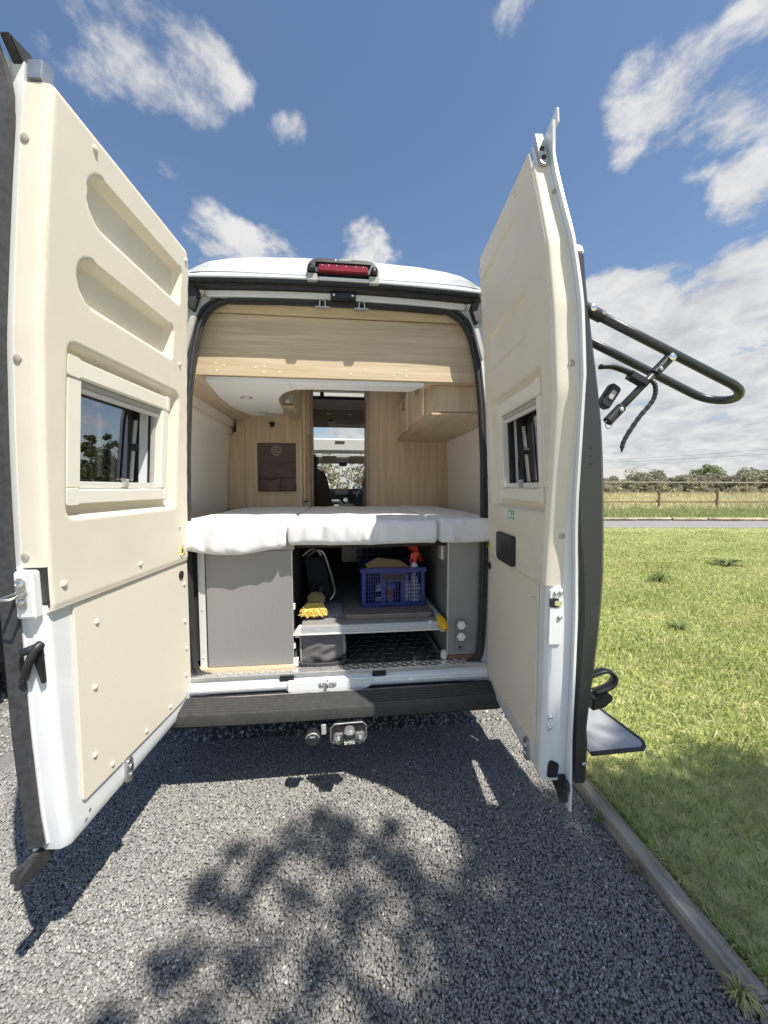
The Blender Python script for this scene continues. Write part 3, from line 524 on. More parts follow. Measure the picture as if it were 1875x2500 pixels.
# ---- opening loop in the rear plane
OPEN=[(0,2.375),(.3,2.373),(.47,2.368),(.56,2.352),(.625,2.31),(.665,2.23),(.695,2.08),(.713,1.88),(.722,1.6),(.724,1.2),(.722,.9),(.718,.70),(.712,.60),(.690,.555),(.64,.548),(.3,.546),(0,.546)]
def loop(offx=0,offz=0,yo=0,top=True):
    h=[]
    for i,(x,z) in enumerate(OPEN):
        nx=offx if x>.05 else 0
        h.append((x+nx*min(1,x/.5), lean(z)+yo, z+(offz if z>2.2 else (0 if z>.6 else -offz*.3))))
    return h+[(-x,y,z) for x,y,z in h[-2:0:-1]]
def resample(pts,n):
    P=np.array(pts+[pts[0]],dtype=float); d=np.r_[0,np.cumsum(np.linalg.norm(np.diff(P,axis=0),axis=1))]; t=np.linspace(0,d[-1],n,endpoint=False)
    return [tuple(np.interp(q,d,P[:,k]) for k in range(3)) for q in t]
# rear frame: ring from the outer skin edge in to the opening, stepped
NR=96
outer=[(x,y+.004,z) for x,y,z in body_section(-.050,.10,.02)]
def half_to_loop(sec):
    r=[p for p in sec if p[0]>=-1e-6]; r=r+[(.6,0,.36),(.3,0,.36),(0,0,.36)]
    return r+[(-x,y,z) for x,y,z in r[-2:0:-1]]
ro=resample(half_to_loop(outer),NR); r1=resample(loop(.075,.035,.0),NR); r2=resample(loop(.06,.03,.025),NR); r3=resample(loop(.012,.006,.03),NR); r4=resample(loop(.01,.004,.075),NR)
MB().loft([ro,r1,r2,r3,r4]).mk('rear_frame',PAINT,van,smooth=True,auto=40)
# rubber door seal right round the opening, three lips
for k,(ox,yo,rad) in enumerate(((.0,.022,.0105),(.014,.018,.008),(-.008,.032,.007))):
    lp=resample(loop(ox,ox*.8,yo),160); MB().tube(lp,rad,8,closed=True).mk('door_seal',RUBBER,van,smooth=True)
# ---- header
def arch(x): return -.020*(x/.7)**2
def strip(name,m,x0,x1,y0,y1,z0,z1,bevel=.003,n=24,parent=None):
    rings=[]
    for i in range(n+1):
        x=x0+(x1-x0)*i/n; a=arch(x); rings.append([(x,y0,z0+a),(x,y1,z0+a),(x,y1,z1+a),(x,y0,z1+a)])
    return MB().loft(rings,cap=True).mk(name,m,parent or van,bevel=bevel)
strip('roof_lip',PAINT,-.705,.705,.010,.085,2.428,2.443,.003)
strip('header_gasket',RUBBER,-.68,.68,.018,.075,2.412,2.428); strip('header_gasket',RUBBER,-.675,.675,.035,.085,2.400,2.4112,.002)
strip('header_panel',PAINT,-.63,.63,.070,.110,2.372,2.404,.008)
strip('header_seal',RUBBER,-.53,.53,.085,.12,2.352,2.3705,.004)
for s in (-1,1):
    T=lambda x,y,z,s=s:(s*x,y,z)
    MB().prism([(.645,2.355),(.668,2.412),(.70,2.418),(.706,2.35),(.695,2.29),(.672,2.27)],lambda u,v,w,s=s:(s*u,w+lean(v),v),-.035,.0).mk('corner_cover',RUBBER,van,bevel=.006)
    MB().prism([(.665,2.255),(.69,2.26),(.725,2.12),(.705,2.09)],lambda u,v,w,s=s:(s*u,w+lean(v),v),-.02,.0).mk('corner_cover',GREYPL,van,bevel=.004)
# ceiling latch block and two strikers
lb=box('latch_block',BLACK,van,-.045,.075,.055,.10,2.366,2.398,.004)
for x in (-.03,.06): MB().lathe([(.006,0),(.006,.004),(.003,.005)],(x,.055,2.384),(0,-1,0),10).mk('screw',CHROME,lb)
for x in (-.085,.105):
    b=MB().tube([(x-.014,.075,2.335),(x-.012,.068,2.362),(x+.012,.068,2.362),(x+.014,.075,2.335)],.0035,6); b.box(x-.034,x+.034,.070,.10,2.331,2.335); b.mk('striker',GREYMET,van)
# ---- high brake light with camera housing
def bz(x): return arch(x)
prof=rrect(-.152,.182,2.452,2.532,[.012,.055,.055,.012],6)
h=MB().prism(prof,lambda u,v,w:(u,w+(v-2.45)*.25,v+arch(u)),-.004,.08).mk('brake_light_housing',BLACK,van,bevel=.006)
MB().prism(rrect(-.105,.138,2.455,2.502,[.012,.018,.018,.012],5),lambda u,v,w:(u,w+(v-2.45)*.25,v+arch(u)),-.012,.02).mk('brake_light',RED,van,bevel=.008,seg=3)
MB().prism(rrect(-.112,.145,2.500,2.507,.003,2),lambda u,v,w:(u,w+(v-2.45)*.25,v+arch(u)),-.018,.0).mk('light_hood',BLACK,h)
for x in (-.128,.160):
    MB().lathe([(.017,0),(.016,.012),(.010,.016),(.009,.012)],(x,.0,2.472+arch(x)),(0,-1,.05),16).mk('camera_lens',BLACK,h,smooth=True,auto=40)
    MB().lathe([(.007,0),(.0065,.002),(.003,.003)],(x,-.0145,2.472+arch(x)),(0,-1,.05),12).mk('lens_glass',SCREEN,h)
    MB().box(x-.024,x+.024,.0,.05,2.418+arch(x),2.453+arch(x)).mk('bracket_tab',GREYPL,h,bevel=.003)
for k,x in enumerate((-.08,-.05,-.015,.03,.075,.11)): MB().lathe([(.0022,0),(.0022,.002)],(x,-.003,2.486),(0,-1,0),6).mk('led',WSTK,h)
text('lettering','DOMETIC',.0125,frame((.025,.0125,2.521),(1,0,0),(0,.24,1)),WSTK,h)
MB().add([(-.020,+.0125,2.516),(-.012,+.0135,2.524),(-.022,+.0140,2.526)],[(0,1,2)]).mk('logo_mark',WSTK,h)

# ---- sill, chequer strip, bumper
sillp=[(.055,.470),(-.005,.470),(-.022,.482),(-.026,.505),(-.010,.528),(.02,.536),(.055,.536)]
MB().prism(sillp,lambda u,v,w:(w,u,v),-.735,.745).mk('painted_sill',PAINT,van,bevel=.006,seg=3)
bul=[(-.27,.470),(-.22,.452),(.06,.452),(.12,.470),(.16,.50),(.13,.525),(-.27,.525)]
MB().prism(bul,lambda u,v,w:(u,w,v),-.034,-.012).mk('sill_bulge',PAINT,van,bevel=.008,seg=3)
ss=MB().prism(rrect(-.118,-.030,.490,.514,.011,5),lambda u,v,w:(u,w,v),-.0375,-.033).mk('sill_striker',ALU,van,bevel=.0015)
MB().tube([(-.074,-.035,.497),(-.074,-.056,.500),(-.074,-.056,.520),(-.074,-.030,.522)],.0045,8).mk('striker_loop',GREYMET,ss,smooth=True)
for x in (-.105,-.043): MB().lathe([(.006,0),(.005,.003)],(x,-.0375,.502),(0,-1,0),8).mk('screw',CHROME,ss)
strk=box('floor_edge_strip',ALU,van,-.715,.735,-.012,.058,.538,.558,.003)
rr=random.Random(3)
tb=MB().box(-.013,.013,-.0035,.0035,0,.002); tread=None
for i in range(58):
    x=-.70+i*.0248
    for (y,a) in ((-.0,38),(.02,-38),(.04,38)):
        ang=R(a if i%2 else -a)
        if tread is None:
            tread=MB().box(-.010,.010,-.0022,.0022,0,.0022).mk('tread_bar',CHROME,strk); 
            tread.location=(x-0,y-2.5,.5575); tread.rotation_euler=(0,0,ang)
            tread.data.transform(Matrix.Translation(off(strk)))
        else:
            c=tread.copy(); COL.objects.link(c); c.parent=strk; c.location=(x,y-2.5,.5575); c.rotation_euler=(0,0,ang)
for x in (-.27,.18): box('sill_stop',BLACK,van,x-.034,x+.034,-.020,.005,.522,.548,.002)
for x,z in ((-.68,.452),(-.28,.452),(.15,.452),(.58,.452)): MB().lathe([(.010,0),(.010,.003),(.005,.004),(.004,.001)],(x,-.048,z),(0,-1,0),12).mk('sill_bolt',RUBBER,van)
MB().prism([(.05,.436),(-.045,.436),(-.048,.466),(.05,.469)],lambda u,v,w:(w,u,v),-.74,.75).mk('sill_rubber',RUBBER,van,bevel=.003)
# bumper step: cross-section with tread ridges, tapered returns behind the doors
bp=[(.02,.380),(-.130,.384),(-.144,.394),(-.150,.440),(-.146,.450)]
yy=-.143
for k in range(6):
    zk=.451+.0042*k; bp+=[(yy,zk),(yy+.003,zk+.009),(yy+.0075,zk+.009),(yy+.0105,zk)]; yy+=.0142
bp+=[(-.055,.474),(-.052,.437),(.02,.436)]
rings=[]
for x in (-.82,-.80,-.70,-.45,0,.45,.72,.84,.86):
    bow=.03*(abs(x)/.9)**4+ (.10 if x<-.81 or x>.85 else 0)
    rings.append([(x,y+bow if y<0 else y+bow*.4,z) for y,z in bp])
MB().loft(rings,cap=True).mk('rear_bumper',mat('bumper_plastic',(.050,.050,.050),.55,noise=(30,.2),bump=(200,.3,.0008)),van,bevel=0,auto=30)
mp_=mat('scuffed_alu',(.42,.40,.37),.5,.5,noise=(25,.45,(1,3,1)))
MB().box(-.735,.745,-.0555,-.0495,.4745,.4775).mk('scuff_strip',mp_,van)
# tow hitch
tw=MB().prism([(-.060,.300),(-.060,.355),(-.040,.375),(.090,.378),(.108,.362),(.110,.300),(.094,.280),(-.052,.280)],lambda u,v,w:(u,w,v),-.150,-.138).mk('tow_plate',BLACK,van,bevel=.003)
MB().tube([(u,-.152,v) for u,v in [(-.057,.300),(-.057,.354),(-.039,.372),(.089,.375),(.105,.361),(.107,.302),(.093,.284),(-.050,.284)]],.0035,6,closed=True).mk('plate_rim',GREYMET,tw)
for x in (-.02,.075):
    MB().prism(rrect(x-.025,x+.025,.284,.335,.016,5),lambda u,v,w:(u,w,v),-.165,-.150).mk('tow_flange',GREYMET,tw,bevel=.003)
    MB().lathe([(.0165,0),(.0165,.004),(.013,.004),(.013,.013),(.010,.015)],(x,-.165,.303),(0,-1,0),6).mk('tow_bolt',CHROME if x>0 else GREYMET,tw)
    MB().lathe([(.012,0),(.0115,.003)],(x,-.1505,.352),(0,-1,0),12).mk('plate_hole',INK,tw)
MB().tube([(.028,-.13,.27),(.028,-.17,.268),(.028,-.20,.285),(.028,-.205,.33)],[.019,.02,.019,.017],14).mk('tow_neck',BLACK,tw,smooth=True)
MB().lathe([(.019,0),(.026,.006),(.029,.016),(.029,.028),(.026,.030),(.0255,.052),(.0225,.060),(.020,.066),(.009,.068)],(.028,-.205,.315),(0,0,1),24).mk('tow_ball',mat('ball_cap',(.05,.05,.052),.45),tw,smooth=True,auto=35)
MB().lathe([(.0268,0),(.0268,.018)],(.028,-.205,.344),(0,0,1),24).mk('ball_sleeve',INK,tw,smooth=True,auto=35)
MB().lathe([(.0262,0),(.0225,.012),(.019,.017),(.006,.018)],(.028,-.205,.368),(0,0,1),24).mk('ball_crown',GREYMET,tw,smooth=True,auto=50)
text('lettering','brink',.023,frame((.028,-.2345,.336),(1,0,0),(0,0,1)),WSTK,tw,.0012)
sk=MB().lathe([(.033,0),(.034,.012),(.034,.03),(.030,.040),(.012,.043)],(-.138,-.135,.318),(0,-1,.1),22).mk('tow_socket',BLACK,van,smooth=True,auto=40)
MB().tube([(-.138+.031*math.cos(a),-.172,.318+.031*math.sin(a)) for a in np.linspace(.2,2.9,12)],.004,6).mk('socket_cap_ring',GREYMET,sk,smooth=True)
box('socket_hinge',GREYMET,sk,-.152,-.124,-.182,-.170,.330,.338,.002)
box('socket_bracket',GREYPL,van,-.100,-.078,-.150,-.142,.325,.372,.002); box('tow_beam',UNDER,van,-.80,.80,-.05,.02,.330,.370,.004)
# ---- underside, floor, wheels
box('floor_pan',UNDER,van,-.94,.94,.06,4.9,.42,.46,.004); box('axle_beam',UNDER,van,-.85,.85,.92,1.02,.26,.36,.01); box('spare_cradle',UNDER,van,-.38,.38,.35,.85,.26,.40,.04)
box('exhaust_box',UNDER,van,.35,.60,.25,.6,.25,.38,.03); box('mud_flap',RUBBER,van,.68,.95,.55,.57,.17,.42,.004); box('mud_flap',RUBBER,van,-.95,-.68,.55,.57,.17,.42,.004)
def wheel(parent,x,y,r=.35,w=.22,s=1):
    t=MB().lathe([(r*.62,-w/2),(r*.93,-w/2),(r,-w*.32),(r,w*.32),(r*.93,w/2),(r*.62,w/2)],(x,y,r),(1,0,0),28).mk('wheel',TYRE,parent,smooth=True,auto=40)
    MB().lathe([(r*.6,0),(r*.6,.02),(r*.5,.03),(r*.2,.015),(r*.15,.03)],(x+s*w*.34,y,r),(s,0,0),20).mk('rim',RIM,t); return t
for y in (1.0,4.45):
    for s in (-1,1): wheel(van,s*.90,y,s=s)
# tail lamps on the corner posts (behind the open doors)
for s in (-1,1):
    MB().prism(rrect(.88,.97,.95,1.42,.03,4),lambda u,v,w,s=s:(s*u,w,v),-.035,.02).mk('tail_lamp',RED,van,bevel=.01)
# ---- interior lining
def sheet(name,m,pts,parent=None,th=.008,smooth=False):
    """flat polygon with thickness along its normal"""
    P=[Vector(p) for p in pts]; n=(P[1]-P[0]).cross(P[2]-P[0]).normalized()*th; k=len(P)
    v=P+[p+n for p in P]; f=[tuple(range(k)),tuple(range(2*k-1,k-1,-1))]+[(i,(i+1)%k,k+(i+1)%k,k+i) for i in range(k)]
    return mk(name,v,f,m,parent or van,bevel=.0015,seg=1)
WP=[(.60,.88),(1.0,.925),(1.28,.935),(1.6,.93),(1.90,.905),(1.96,.885),(2.06,.87),(2.2,.83),(2.34,.72)]   # (z,x) wall profile
for s in (-1,1):
    g=[]
    for y in (.075,.3,.7,1.1,1.48):
        g.append([(s*(x-(.10 if y<.1 else 0)*(0 if z>1.9 else 1)*.0),y+(.0 if z<1.2 else lean(z)*.8*(1 if y<.2 else 0)),z) for z,x in WP])
    MB().loft(g,closed=False).mk('side_wall',FELT,van,smooth=True,auto=40)
    # jamb return between opening and wall
    MB().loft([[(s*(interp(z,[(b,a) for a,b in OPEN[5:13]][::-1])+.012),lean(z)+.055,z) for z in np.linspace(.62,2.2,16)],[(s*(interp(z,WP)+.01),.10+lean(z)*.8,z) for z in np.linspace(.62,2.2,16)]],closed=False).mk('jamb_lining',FELT,van,smooth=True)
CEIL=mat('cream_ceiling',(.78,.745,.69),.8)
for x0,x1,y0,y1 in ((-.76,.76,.10,.62),(-.78,-.401,.62,1.16),(.401,.78,.62,1.16),(-.80,.80,1.16,2.04),(-.80,-.401,2.04,2.58),(.401,.80,2.04,2.58),(-.80,.80,2.58,3.1)): box('ceiling',CEIL,van,x0,x1,y0,y1,2.40,2.408,0)
for y0,y1 in ((.62,1.16),(2.04,2.58)):  # unseen roof windows, added to bring diffuse daylight into the interior
    rwn=MB().prism(rrect(-.42,.42,y0-.02,y1+.02,.04,4),lambda u,v,w:(u,v,w),2.612,2.650).mk('added_roof_window',FILLPANE,van,bevel=.01)
    for x0,x1,a0,a1 in ((-.408,-.400,y0,y1),(.400,.408,y0,y1),(-.40,.40,y0-.008,y0),(-.40,.40,y1,y1+.008)): box('added_window_frame',WPLAST,rwn,x0,x1,a0,a1,2.395,2.611,0)
box('cabin_floor',CABD,van,-.93,.93,1.45,4.6,.52,.56,.002)
# rear overhead locker
ol=MB().prism([(-.67,2.315),(-.71,2.014),(.755,2.014),(.71,2.315)],lambda u,v,w:(u,w,v),.158,.30).mk('overhead_locker',WOODX,van,bevel=.002)
MB().prism([(-.645,2.318),(.665,2.318),(.61,2.366),(-.59,2.366)],lambda u,v,w:(u,w+(v-2.318)*-.5,v),.150,.3).mk('top_fillet',WOODX,ol,bevel=.002)
MB().prism([(-.710,2.0145),(-.700,2.104),(.740,2.104),(.752,2.0145)],lambda u,v,w:(u,w,v),.150,.1585).mk('lower_rail',WOODX,ol,bevel=.001)
cap0=None
for x,z in ((-.60,2.028),(-.602,2.062),(-.565,2.056),(-.415,2.052),(-.375,2.056),(-.375,2.028),(-.30,2.03),(.12,2.055),(.27,2.03),(.335,2.03),(.335,2.06),(.66,2.05),(.05,2.03)):
    MB().lathe([(.0062,0),(.0062,.0012)],(x*1.015,.150,z+.009),(0,-1,0),10).mk('cover_cap',CAP,ol)
# white light panel under the locker, running forward along the left
LP=[(-.668,.160),(-.715,.55),(-.715,.85),(-.655,1.10),(-.63,1.125),(-.45,1.035),(-.415,1.0),(-.405,.95),(-.395,.72),(-.375,.56),(-.345,.45),(-.30,.36),(-.245,.30),(-.17,.288),(.385,.285),(.440,.162)]
sp=MB().prism(LP,lambda u,v,w:(u,v,w),1.990,2.0135).mk('light_panel',WHITEP,van,bevel=.004,seg=3)
box('panel_joint',GREYPL,sp,-.262,-.259,.165,.290,1.9885,1.991,0)
for x,y,r in ((-.55,.50,.033),(-.545,.955,.028)):
    l=MB().lathe([(r,0),(r,.005),(r*.72,.006),(r*.70,.002)],(x,y,1.990),(0,0,-1),22).mk('spot_lamp',CHROME,sp,smooth=True,auto=30)
    MB().lathe([(r*.66,0),(r*.60,.004),(r*.2,.006)],(x,y,1.988),(0,0,-1),18).mk('lamp_glass',DIFF,l,smooth=True)
box('speaker_grille',GREYPL,sp,-.535,-.465,.985,1.05,1.968,1.989,.008)
# wooden fascia between light panel and left wall
sheet('locker_underside',WOODY,[(-.70,.16,2.014),(-.668,.165,2.012),(-.72,.62,2.004),(-.72,.86,2.004),(-.64,1.13,2.004),(-.80,1.455,2.004),(-.90,1.455,2.01),(-.90,.11,2.01)],th=.02)
box('fascia_batten',WOODY,van,-.915,-.885,.12,1.46,1.975,2.012,.003)
# ledge roll at the top of the left wall
MB().tube([(-.935,y,1.93) for y in (.12,.6,1.2,1.46)],.055,12).mk('wall_bolster',FELT,van,smooth=True)
# front partitions at the head of the bed
lw=box('partition_wall',WOODZ,van,-.86,-.335,1.45,1.47,.56,2.38,.002)
MB().prism([(-.915,1.27),(-.925,1.35),(-.915,1.62),(-.90,1.86),(-.885,1.90),(-.845,1.905),(-.838,1.93),(-.838,1.985),(-.81,1.99),(-.79,1.975),(-.79,1.27)],lambda u,v,w:(u,w,v),1.425,1.449).mk('shaped_post',WOODZ,lw,bevel=.004)
MB().tube(spline([(-.917,1.422,1.28),(-.928,1.422,1.36),(-.918,1.422,1.62),(-.903,1.422,1.86),(-.885,1.422,1.903),(-.848,1.422,1.908),(-.842,1.422,1.94),(-.842,1.422,1.99)],4),.004,6).mk('post_edging',CAP,lw,smooth=True)
rw=box('partition_wall',WOODZ,van,.245,.90,1.45,1.47,.56,2.38,.002)
MB().prism([(.89,1.27),(.985,1.27),(.99,1.40),(.945,1.88),(.89,1.90)],lambda u,v,w:(u,w,v),1.44,1.449).mk('shaped_post',WOODZ,rw,bevel=.003)
MB().tube([(.982,1.436,1.29),(.988,1.436,1.40),(.950,1.436,1.88)],.004,6).mk('post_edging',WSTK,rw,smooth=True)
box('partition_joint',WOODD,rw,.322,.3245,1.4485,1.452,.8,2.3,0); box('edge_band',mat('pale_edge',(.56,.46,.36),.5),rw,.243,.268,1.441,1.4495,.56,2.36,.002)
# aisle jambs: sliding door stack on the left, wardrobe end on the right
for i,(x0,x1,y0,y1,m) in enumerate(((-.337,-.322,1.43,1.52,WOODD),(-.322,-.300,1.46,1.60,WOODZ),(-.300,-.262,1.50,1.62,WOODD),(-.262,-.247,1.56,1.70,WOODD))): box('door_jamb',m,van,x0,x1,y0,y1,.56,2.38,.002)
box('door_channel',ALU,van,-.341,-.336,1.436,1.444,.56,2.36,.001)
hd=MB().tube([(-.268,1.49,1.50),(-.266,1.472,1.54),(-.266,1.468,1.70),(-.266,1.472,1.86),(-.268,1.49,1.90)],.0065,8).mk('door_handle',WOODD,van,smooth=True)
box('jamb_latch',BLACK,van,-.318,-.285,1.448,1.46,1.335,1.350,.002); box('jamb_foot',GREYPL,van,-.32,-.262,1.455,1.50,1.28,1.335,.006)
box('door_jamb',WOODD,van,.215,.245,1.47,1.75,.56,2.38,.003); MB().tube([(.232,1.462,1.52),(.230,1.452,1.54),(.230,1.450,1.62),(.232,1.462,1.64)],.005,8).mk('wardrobe_handle',WOODD,van)
# right overhead cupboard
cb=box('wall_cupboard',WOODZ,van,.492,.94,.305,1.449,1.868,2.16,.003)
box('rear_panel',WOODZ,cb,.494,.90,.215,.3045,1.872,2.0135,.003)
box('cupboard_floor',WOODY,cb,.488,.935,.211,1.448,1.855,1.8675,.002)
box('cupboard_flap',WOODZ,cb,.479,.4915,.40,.90,1.88,2.15,.003); box('cupboard_flap',WOODZ,cb,.479,.4915,.93,1.42,1.88,2.15,.003)
for y in (.36,.915,1.43): box('flap_trim',WSTK,cb,.473,.4788,y-.010,y+.010,1.876,2.15,.002)
for y in (.52,1.02): MB().cyl((.467,y,2.03),(.467,y,2.15),.009,10).mk('gas_strut',CHROME,cb)
MB().lathe([(.004,0),(.004,.0015)],(.505,.2145,1.915),(0,-1,0),8).mk('cover_cap',CAP,cb)
# reading lamp in the left corner above the partition
rl=box('reading_lamp',GREYPL,van,-.425,-.36,1.10,1.16,2.08,2.15,.006); MB().lathe([(.016,0),(.018,.03)],(-.39,1.10,2.10),(0,-1,-.3),12).mk('lamp_head',CHROME,rl)
box('lamp_shelf',WOODY,van,-.42,-.34,1.0,1.449,2.03,2.05,.002)
# socket on the left partition
MB().prism([(-.592,1.988),(-.566,2.008),(-.541,1.994),(-.548,1.965),(-.575,1.955)],lambda u,v,w:(u,w,v),1.42,1.449).mk('switch_pod',BLACK,lw,bevel=.003)
# hook on the left wall
MB().tube([(-.935,.42,1.80),(-.90,.40,1.80),(-.885,.40,1.795)],.006,6).mk('coat_hook',BLACK,van)
# ---- storage bay under the bed
lk=box('storage_locker',LOCKER,van,-.655,-.248,.050,.070,.575,1.150,.002); MB().tube([(-.2465,.052,.575),(-.2465,.052,1.15)],.004,6).mk('edge_strip',ALU,lk)
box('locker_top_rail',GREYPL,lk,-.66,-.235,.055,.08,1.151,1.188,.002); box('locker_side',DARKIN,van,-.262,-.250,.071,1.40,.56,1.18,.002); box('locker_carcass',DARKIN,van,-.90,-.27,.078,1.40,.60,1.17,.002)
le=box('locker_end_panel',ALUW,van,-.697,-.664,.064,.074,.570,1.16,.001)
for z in (.62,.86,1.02): MB().lathe([(.005,0),(.004,.002)],(-.681,.064,z),(0,-1,0),8).mk('rivet',CHROME,le)
box('locker_plinth',WOODX,van,-.705,-.236,.035,.10,.5585,.574,.001)
rk=box('storage_locker',LOCKER,van,.548,.742,.050,.070,.582,1.178,.002); box('locker_side',LOCKER,van,.545,.557,.071,1.40,.56,1.178,.001); MB().tube([(.5465,.052,.582),(.5465,.052,1.178)],.0045,6).mk('edge_strip',ALU,rk)
MB().tube([(.732,.048,.60),(.732,.048,1.17)],.005,6).mk('edge_strip',ALU,rk); box('locker_plinth',mat('red_brown_board',(.20,.11,.08),.7),van,.548,.742,.045,.08,.5585,.581,.001)
br=box('knob_plate',mat('smoked_plate',(.26,.25,.24),.4,.2),rk,.582,.642,.042,.0495,.60,.775,.003)
for z in (.748,.688):
    kn=MB().lathe([(.008,0),(.009,.010),(.021,.012),(.023,.018),(.020,.026),(.008,.028)],(.612,.042,z),(0,-1,0),16)
    for i,p in enumerate(kn.v):
        q=Vector(p)-Vector((.612,p[1],z)); a=math.atan2(q.z,q.x); k=1+.12*math.cos(6*a) if q.length>.012 else 1; kn.v[i]=(.612+q.x*k,p[1],z+q.z*k)
    kn.mk('star_knob',WPLAST,br,smooth=True,auto=40)
MB().lathe([(.008,0),(.007,.006)],(.612,.042,.625),(0,-1,0),10).mk('plate_screw',INK,br)
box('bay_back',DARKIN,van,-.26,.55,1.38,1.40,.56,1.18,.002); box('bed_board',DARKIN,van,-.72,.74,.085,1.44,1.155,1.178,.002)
MB().box(-.90,.90,.06,1.45,.556,.5585).mk('bay_floor',RUBMAT,van)
fl=MB().box(-.235,.545,.06,.62,.5590,.5605).mk('chequer_mat',RUBMAT,van)
st=None
for i in range(13):
    for j in range(9):
        x=-.22+i*.0615+(.031 if j%2 else 0); y=.09+j*.060
        if x>.53: continue
        if st is None:
            st=MB().prism([(-.026,-.004),(-.018,-.010),(.018,.002),(.026,.010),(.018,.010),(-.018,.000)],lambda u,v,w:(u,v,w),0,.004).mk('tread_stud',mat('worn_stud',(.11,.11,.11),.38,noise=(20,.4)),fl); st.data.transform(Matrix.Translation(off(fl))); c=st
        else: c=st.copy(); COL.objects.link(c); c.parent=fl
        c.location=(x,y-2.5,.5600); c.rotation_euler=(0,0,R(28) if (i+j)%2 else R(-28-180))
# pull-out shelf
sh=MB().prism([(.060,.722),(.048,.726),(.046,.764),(.056,.768),(.95,.768),(.95,.752),(.064,.752)],lambda u,v,w:(w,u,v),-.205,.530).mk('pull_out_shelf',SHELFM,van,bevel=.002)
MB().prism([(-.245,.722),(-.205,.722),(-.205,.766),(-.218,.766),(-.238,.742)],lambda u,v,w:(u,w,v),.044,.075).mk('shelf_end',ALUW,sh,bevel=.002); MB().tube([(-.243,.046,.7235),(.53,.046,.7235)],.0045,6).mk('shelf_bead',ALUW,sh)
box('shelf_runner',ALU,van,-.24,-.215,.07,.9,.700,.721,.001); box('shelf_runner',ALU,van,.515,.544,.07,.9,.700,.721,.001)
box('cross_rail',ALU,van,-.06,.50,.30,.325,.635,.665,.002); MB().lathe([(.022,0),(.022,.02),(.013,.021),(.013,.005)],(.475,.298,.648),(0,-1,0),14).mk('rail_eye',ALU,van)
MB().tube([(.52,.12,.565),(.495,.45,.59),(.47,.6,.66)],.008,8).mk('rail_stay',GREYMET,van); box('floor_bracket',ALUW,van,.515,.545,.045,.075,.560,.605,.006)
for z in (.86,.66): box('hinge_leaf',WPLAST,van,-.246,-.236,.058,.085,z-.012,z+.016,.002)
box('hinge_leaf',WPLAST,van,-.246,-.222,.045,.075,.562,.60,.002)
sc=box('wall_socket',WPLAST,van,.532,.5445,.13,.20,1.07,1.15,.004); box('socket_face',GREYPL,sc,.5295,.5325,.145,.185,1.085,1.135,.003)
# ---- cab seen along the aisle
box('bathroom_wall',WOODD,van,-.93,-.335,1.60,2.55,.56,2.38,.002); box('kitchen_block',WOODD,van,.245,.93,1.75,2.6,.56,1.45,.002)
box('kitchen_upper',WOODD,van,.40,.93,1.75,2.6,1.95,2.38,.002)
box('roof_beam',CABD,van,-.8,.8,1.62,1.70,2.33,2.40,.004)
rod=MB().cyl((-.30,2.0,2.335),(.32,2.0,2.335),.014,10).mk('blind_rod',BLACK,van); box('rod_clip',BLACK,rod,-.20,-.165,1.985,2.015,2.34,2.39,.003)
box('roof_liner',WHITEP,van,-.8,.8,2.02,2.6,2.345,2.36,.004); rf=box('roof_fascia',CABD,van,-.8,.8,2.6,2.64,2.235,2.345,.004)
for x in (-.14,.10): box('ceiling_lamp',WPLAST,rf,x-.03,x+.03,2.588,2.6,2.285,2.298,.004)
cf=box('cab_headliner',CABG,van,-.9,.9,2.9,2.93,2.19,2.40,.004); box('headliner_infill',CABG,van,-.9,.9,2.64,2.9,2.345,2.36,.002)
sv=MB().prism([(-.175,2.315),(-.15,2.20),(.29,2.20),(.32,2.315)],lambda u,v,w:(u,w,v),2.83,2.90).mk('skylight_cassette',WPLAST,van,bevel=.006); MB().prism([(-.085,2.305),(-.07,2.215),(.265,2.215),(.30,2.305)],lambda u,v,w:(u,w,v),2.822,2.8295).mk('cassette_panel',CABG,sv,bevel=.003)
MB().prism([(-.168,2.310),(-.155,2.25),(-.09,2.25),(-.095,2.310)],lambda u,v,w:(u,w,v),2.824,2.8296).mk('cassette_switch',BLACK,sv,bevel=.002)
# windscreen, skylight, cab shell
def quadp(name,m,P,th=.006): return sheet(name,m,P,th=th)
quadp('skylight_glass',CLEAR,[(-.62,3.42,2.47),(.62,3.42,2.47),(.62,3.83,2.165),(-.62,3.83,2.165)])
quadp('windscreen',CLEAR,[(-.80,4.00,1.96),(.80,4.00,1.96),(.90,4.72,1.36),(-.90,4.72,1.36)])
sheet('roof_front',PAINT,[(-.70,3.08,2.615),(.70,3.08,2.615),(.70,3.40,2.49),(-.70,3.40,2.49)],th=.02); sheet('roof_brow',PAINT,[(-.80,3.84,2.16),(.80,3.84,2.16),(.82,4.0,1.965),(-.82,4.0,1.965)],th=.02)
for s in (-1,1):
    sheet('roof_flank',PAINT,[(s*.63,3.40,2.49),(s*.80,3.08,2.40),(s*.92,3.84,2.10),(s*.63,3.84,2.16)],th=.02)
    sheet('cab_pillar',PAINT,[(s*.82,3.98,1.96),(s*.93,3.84,2.05),(s*.99,4.78,1.30),(s*.91,4.72,1.36)],th=.03)
    sheet('cab_side',PAINT,[(s*1.0,3.08,.38),(s*1.0,5.15,.38),(s*.98,5.0,1.18),(s*.99,4.78,1.30),(s*1.0,3.08,1.30)],th=.02)
    sheet('cab_side_top',PAINT,[(s*.86,3.08,2.38),(s*.97,3.08,1.95),(s*.96,3.9,1.95),(s*.92,3.84,2.10)],th=.02)
    quadp('side_glass',CLEAR,[(s*.99,3.08,1.31),(s*.985,4.74,1.31),(s*.955,3.92,1.94),(s*.965,3.08,1.94)])
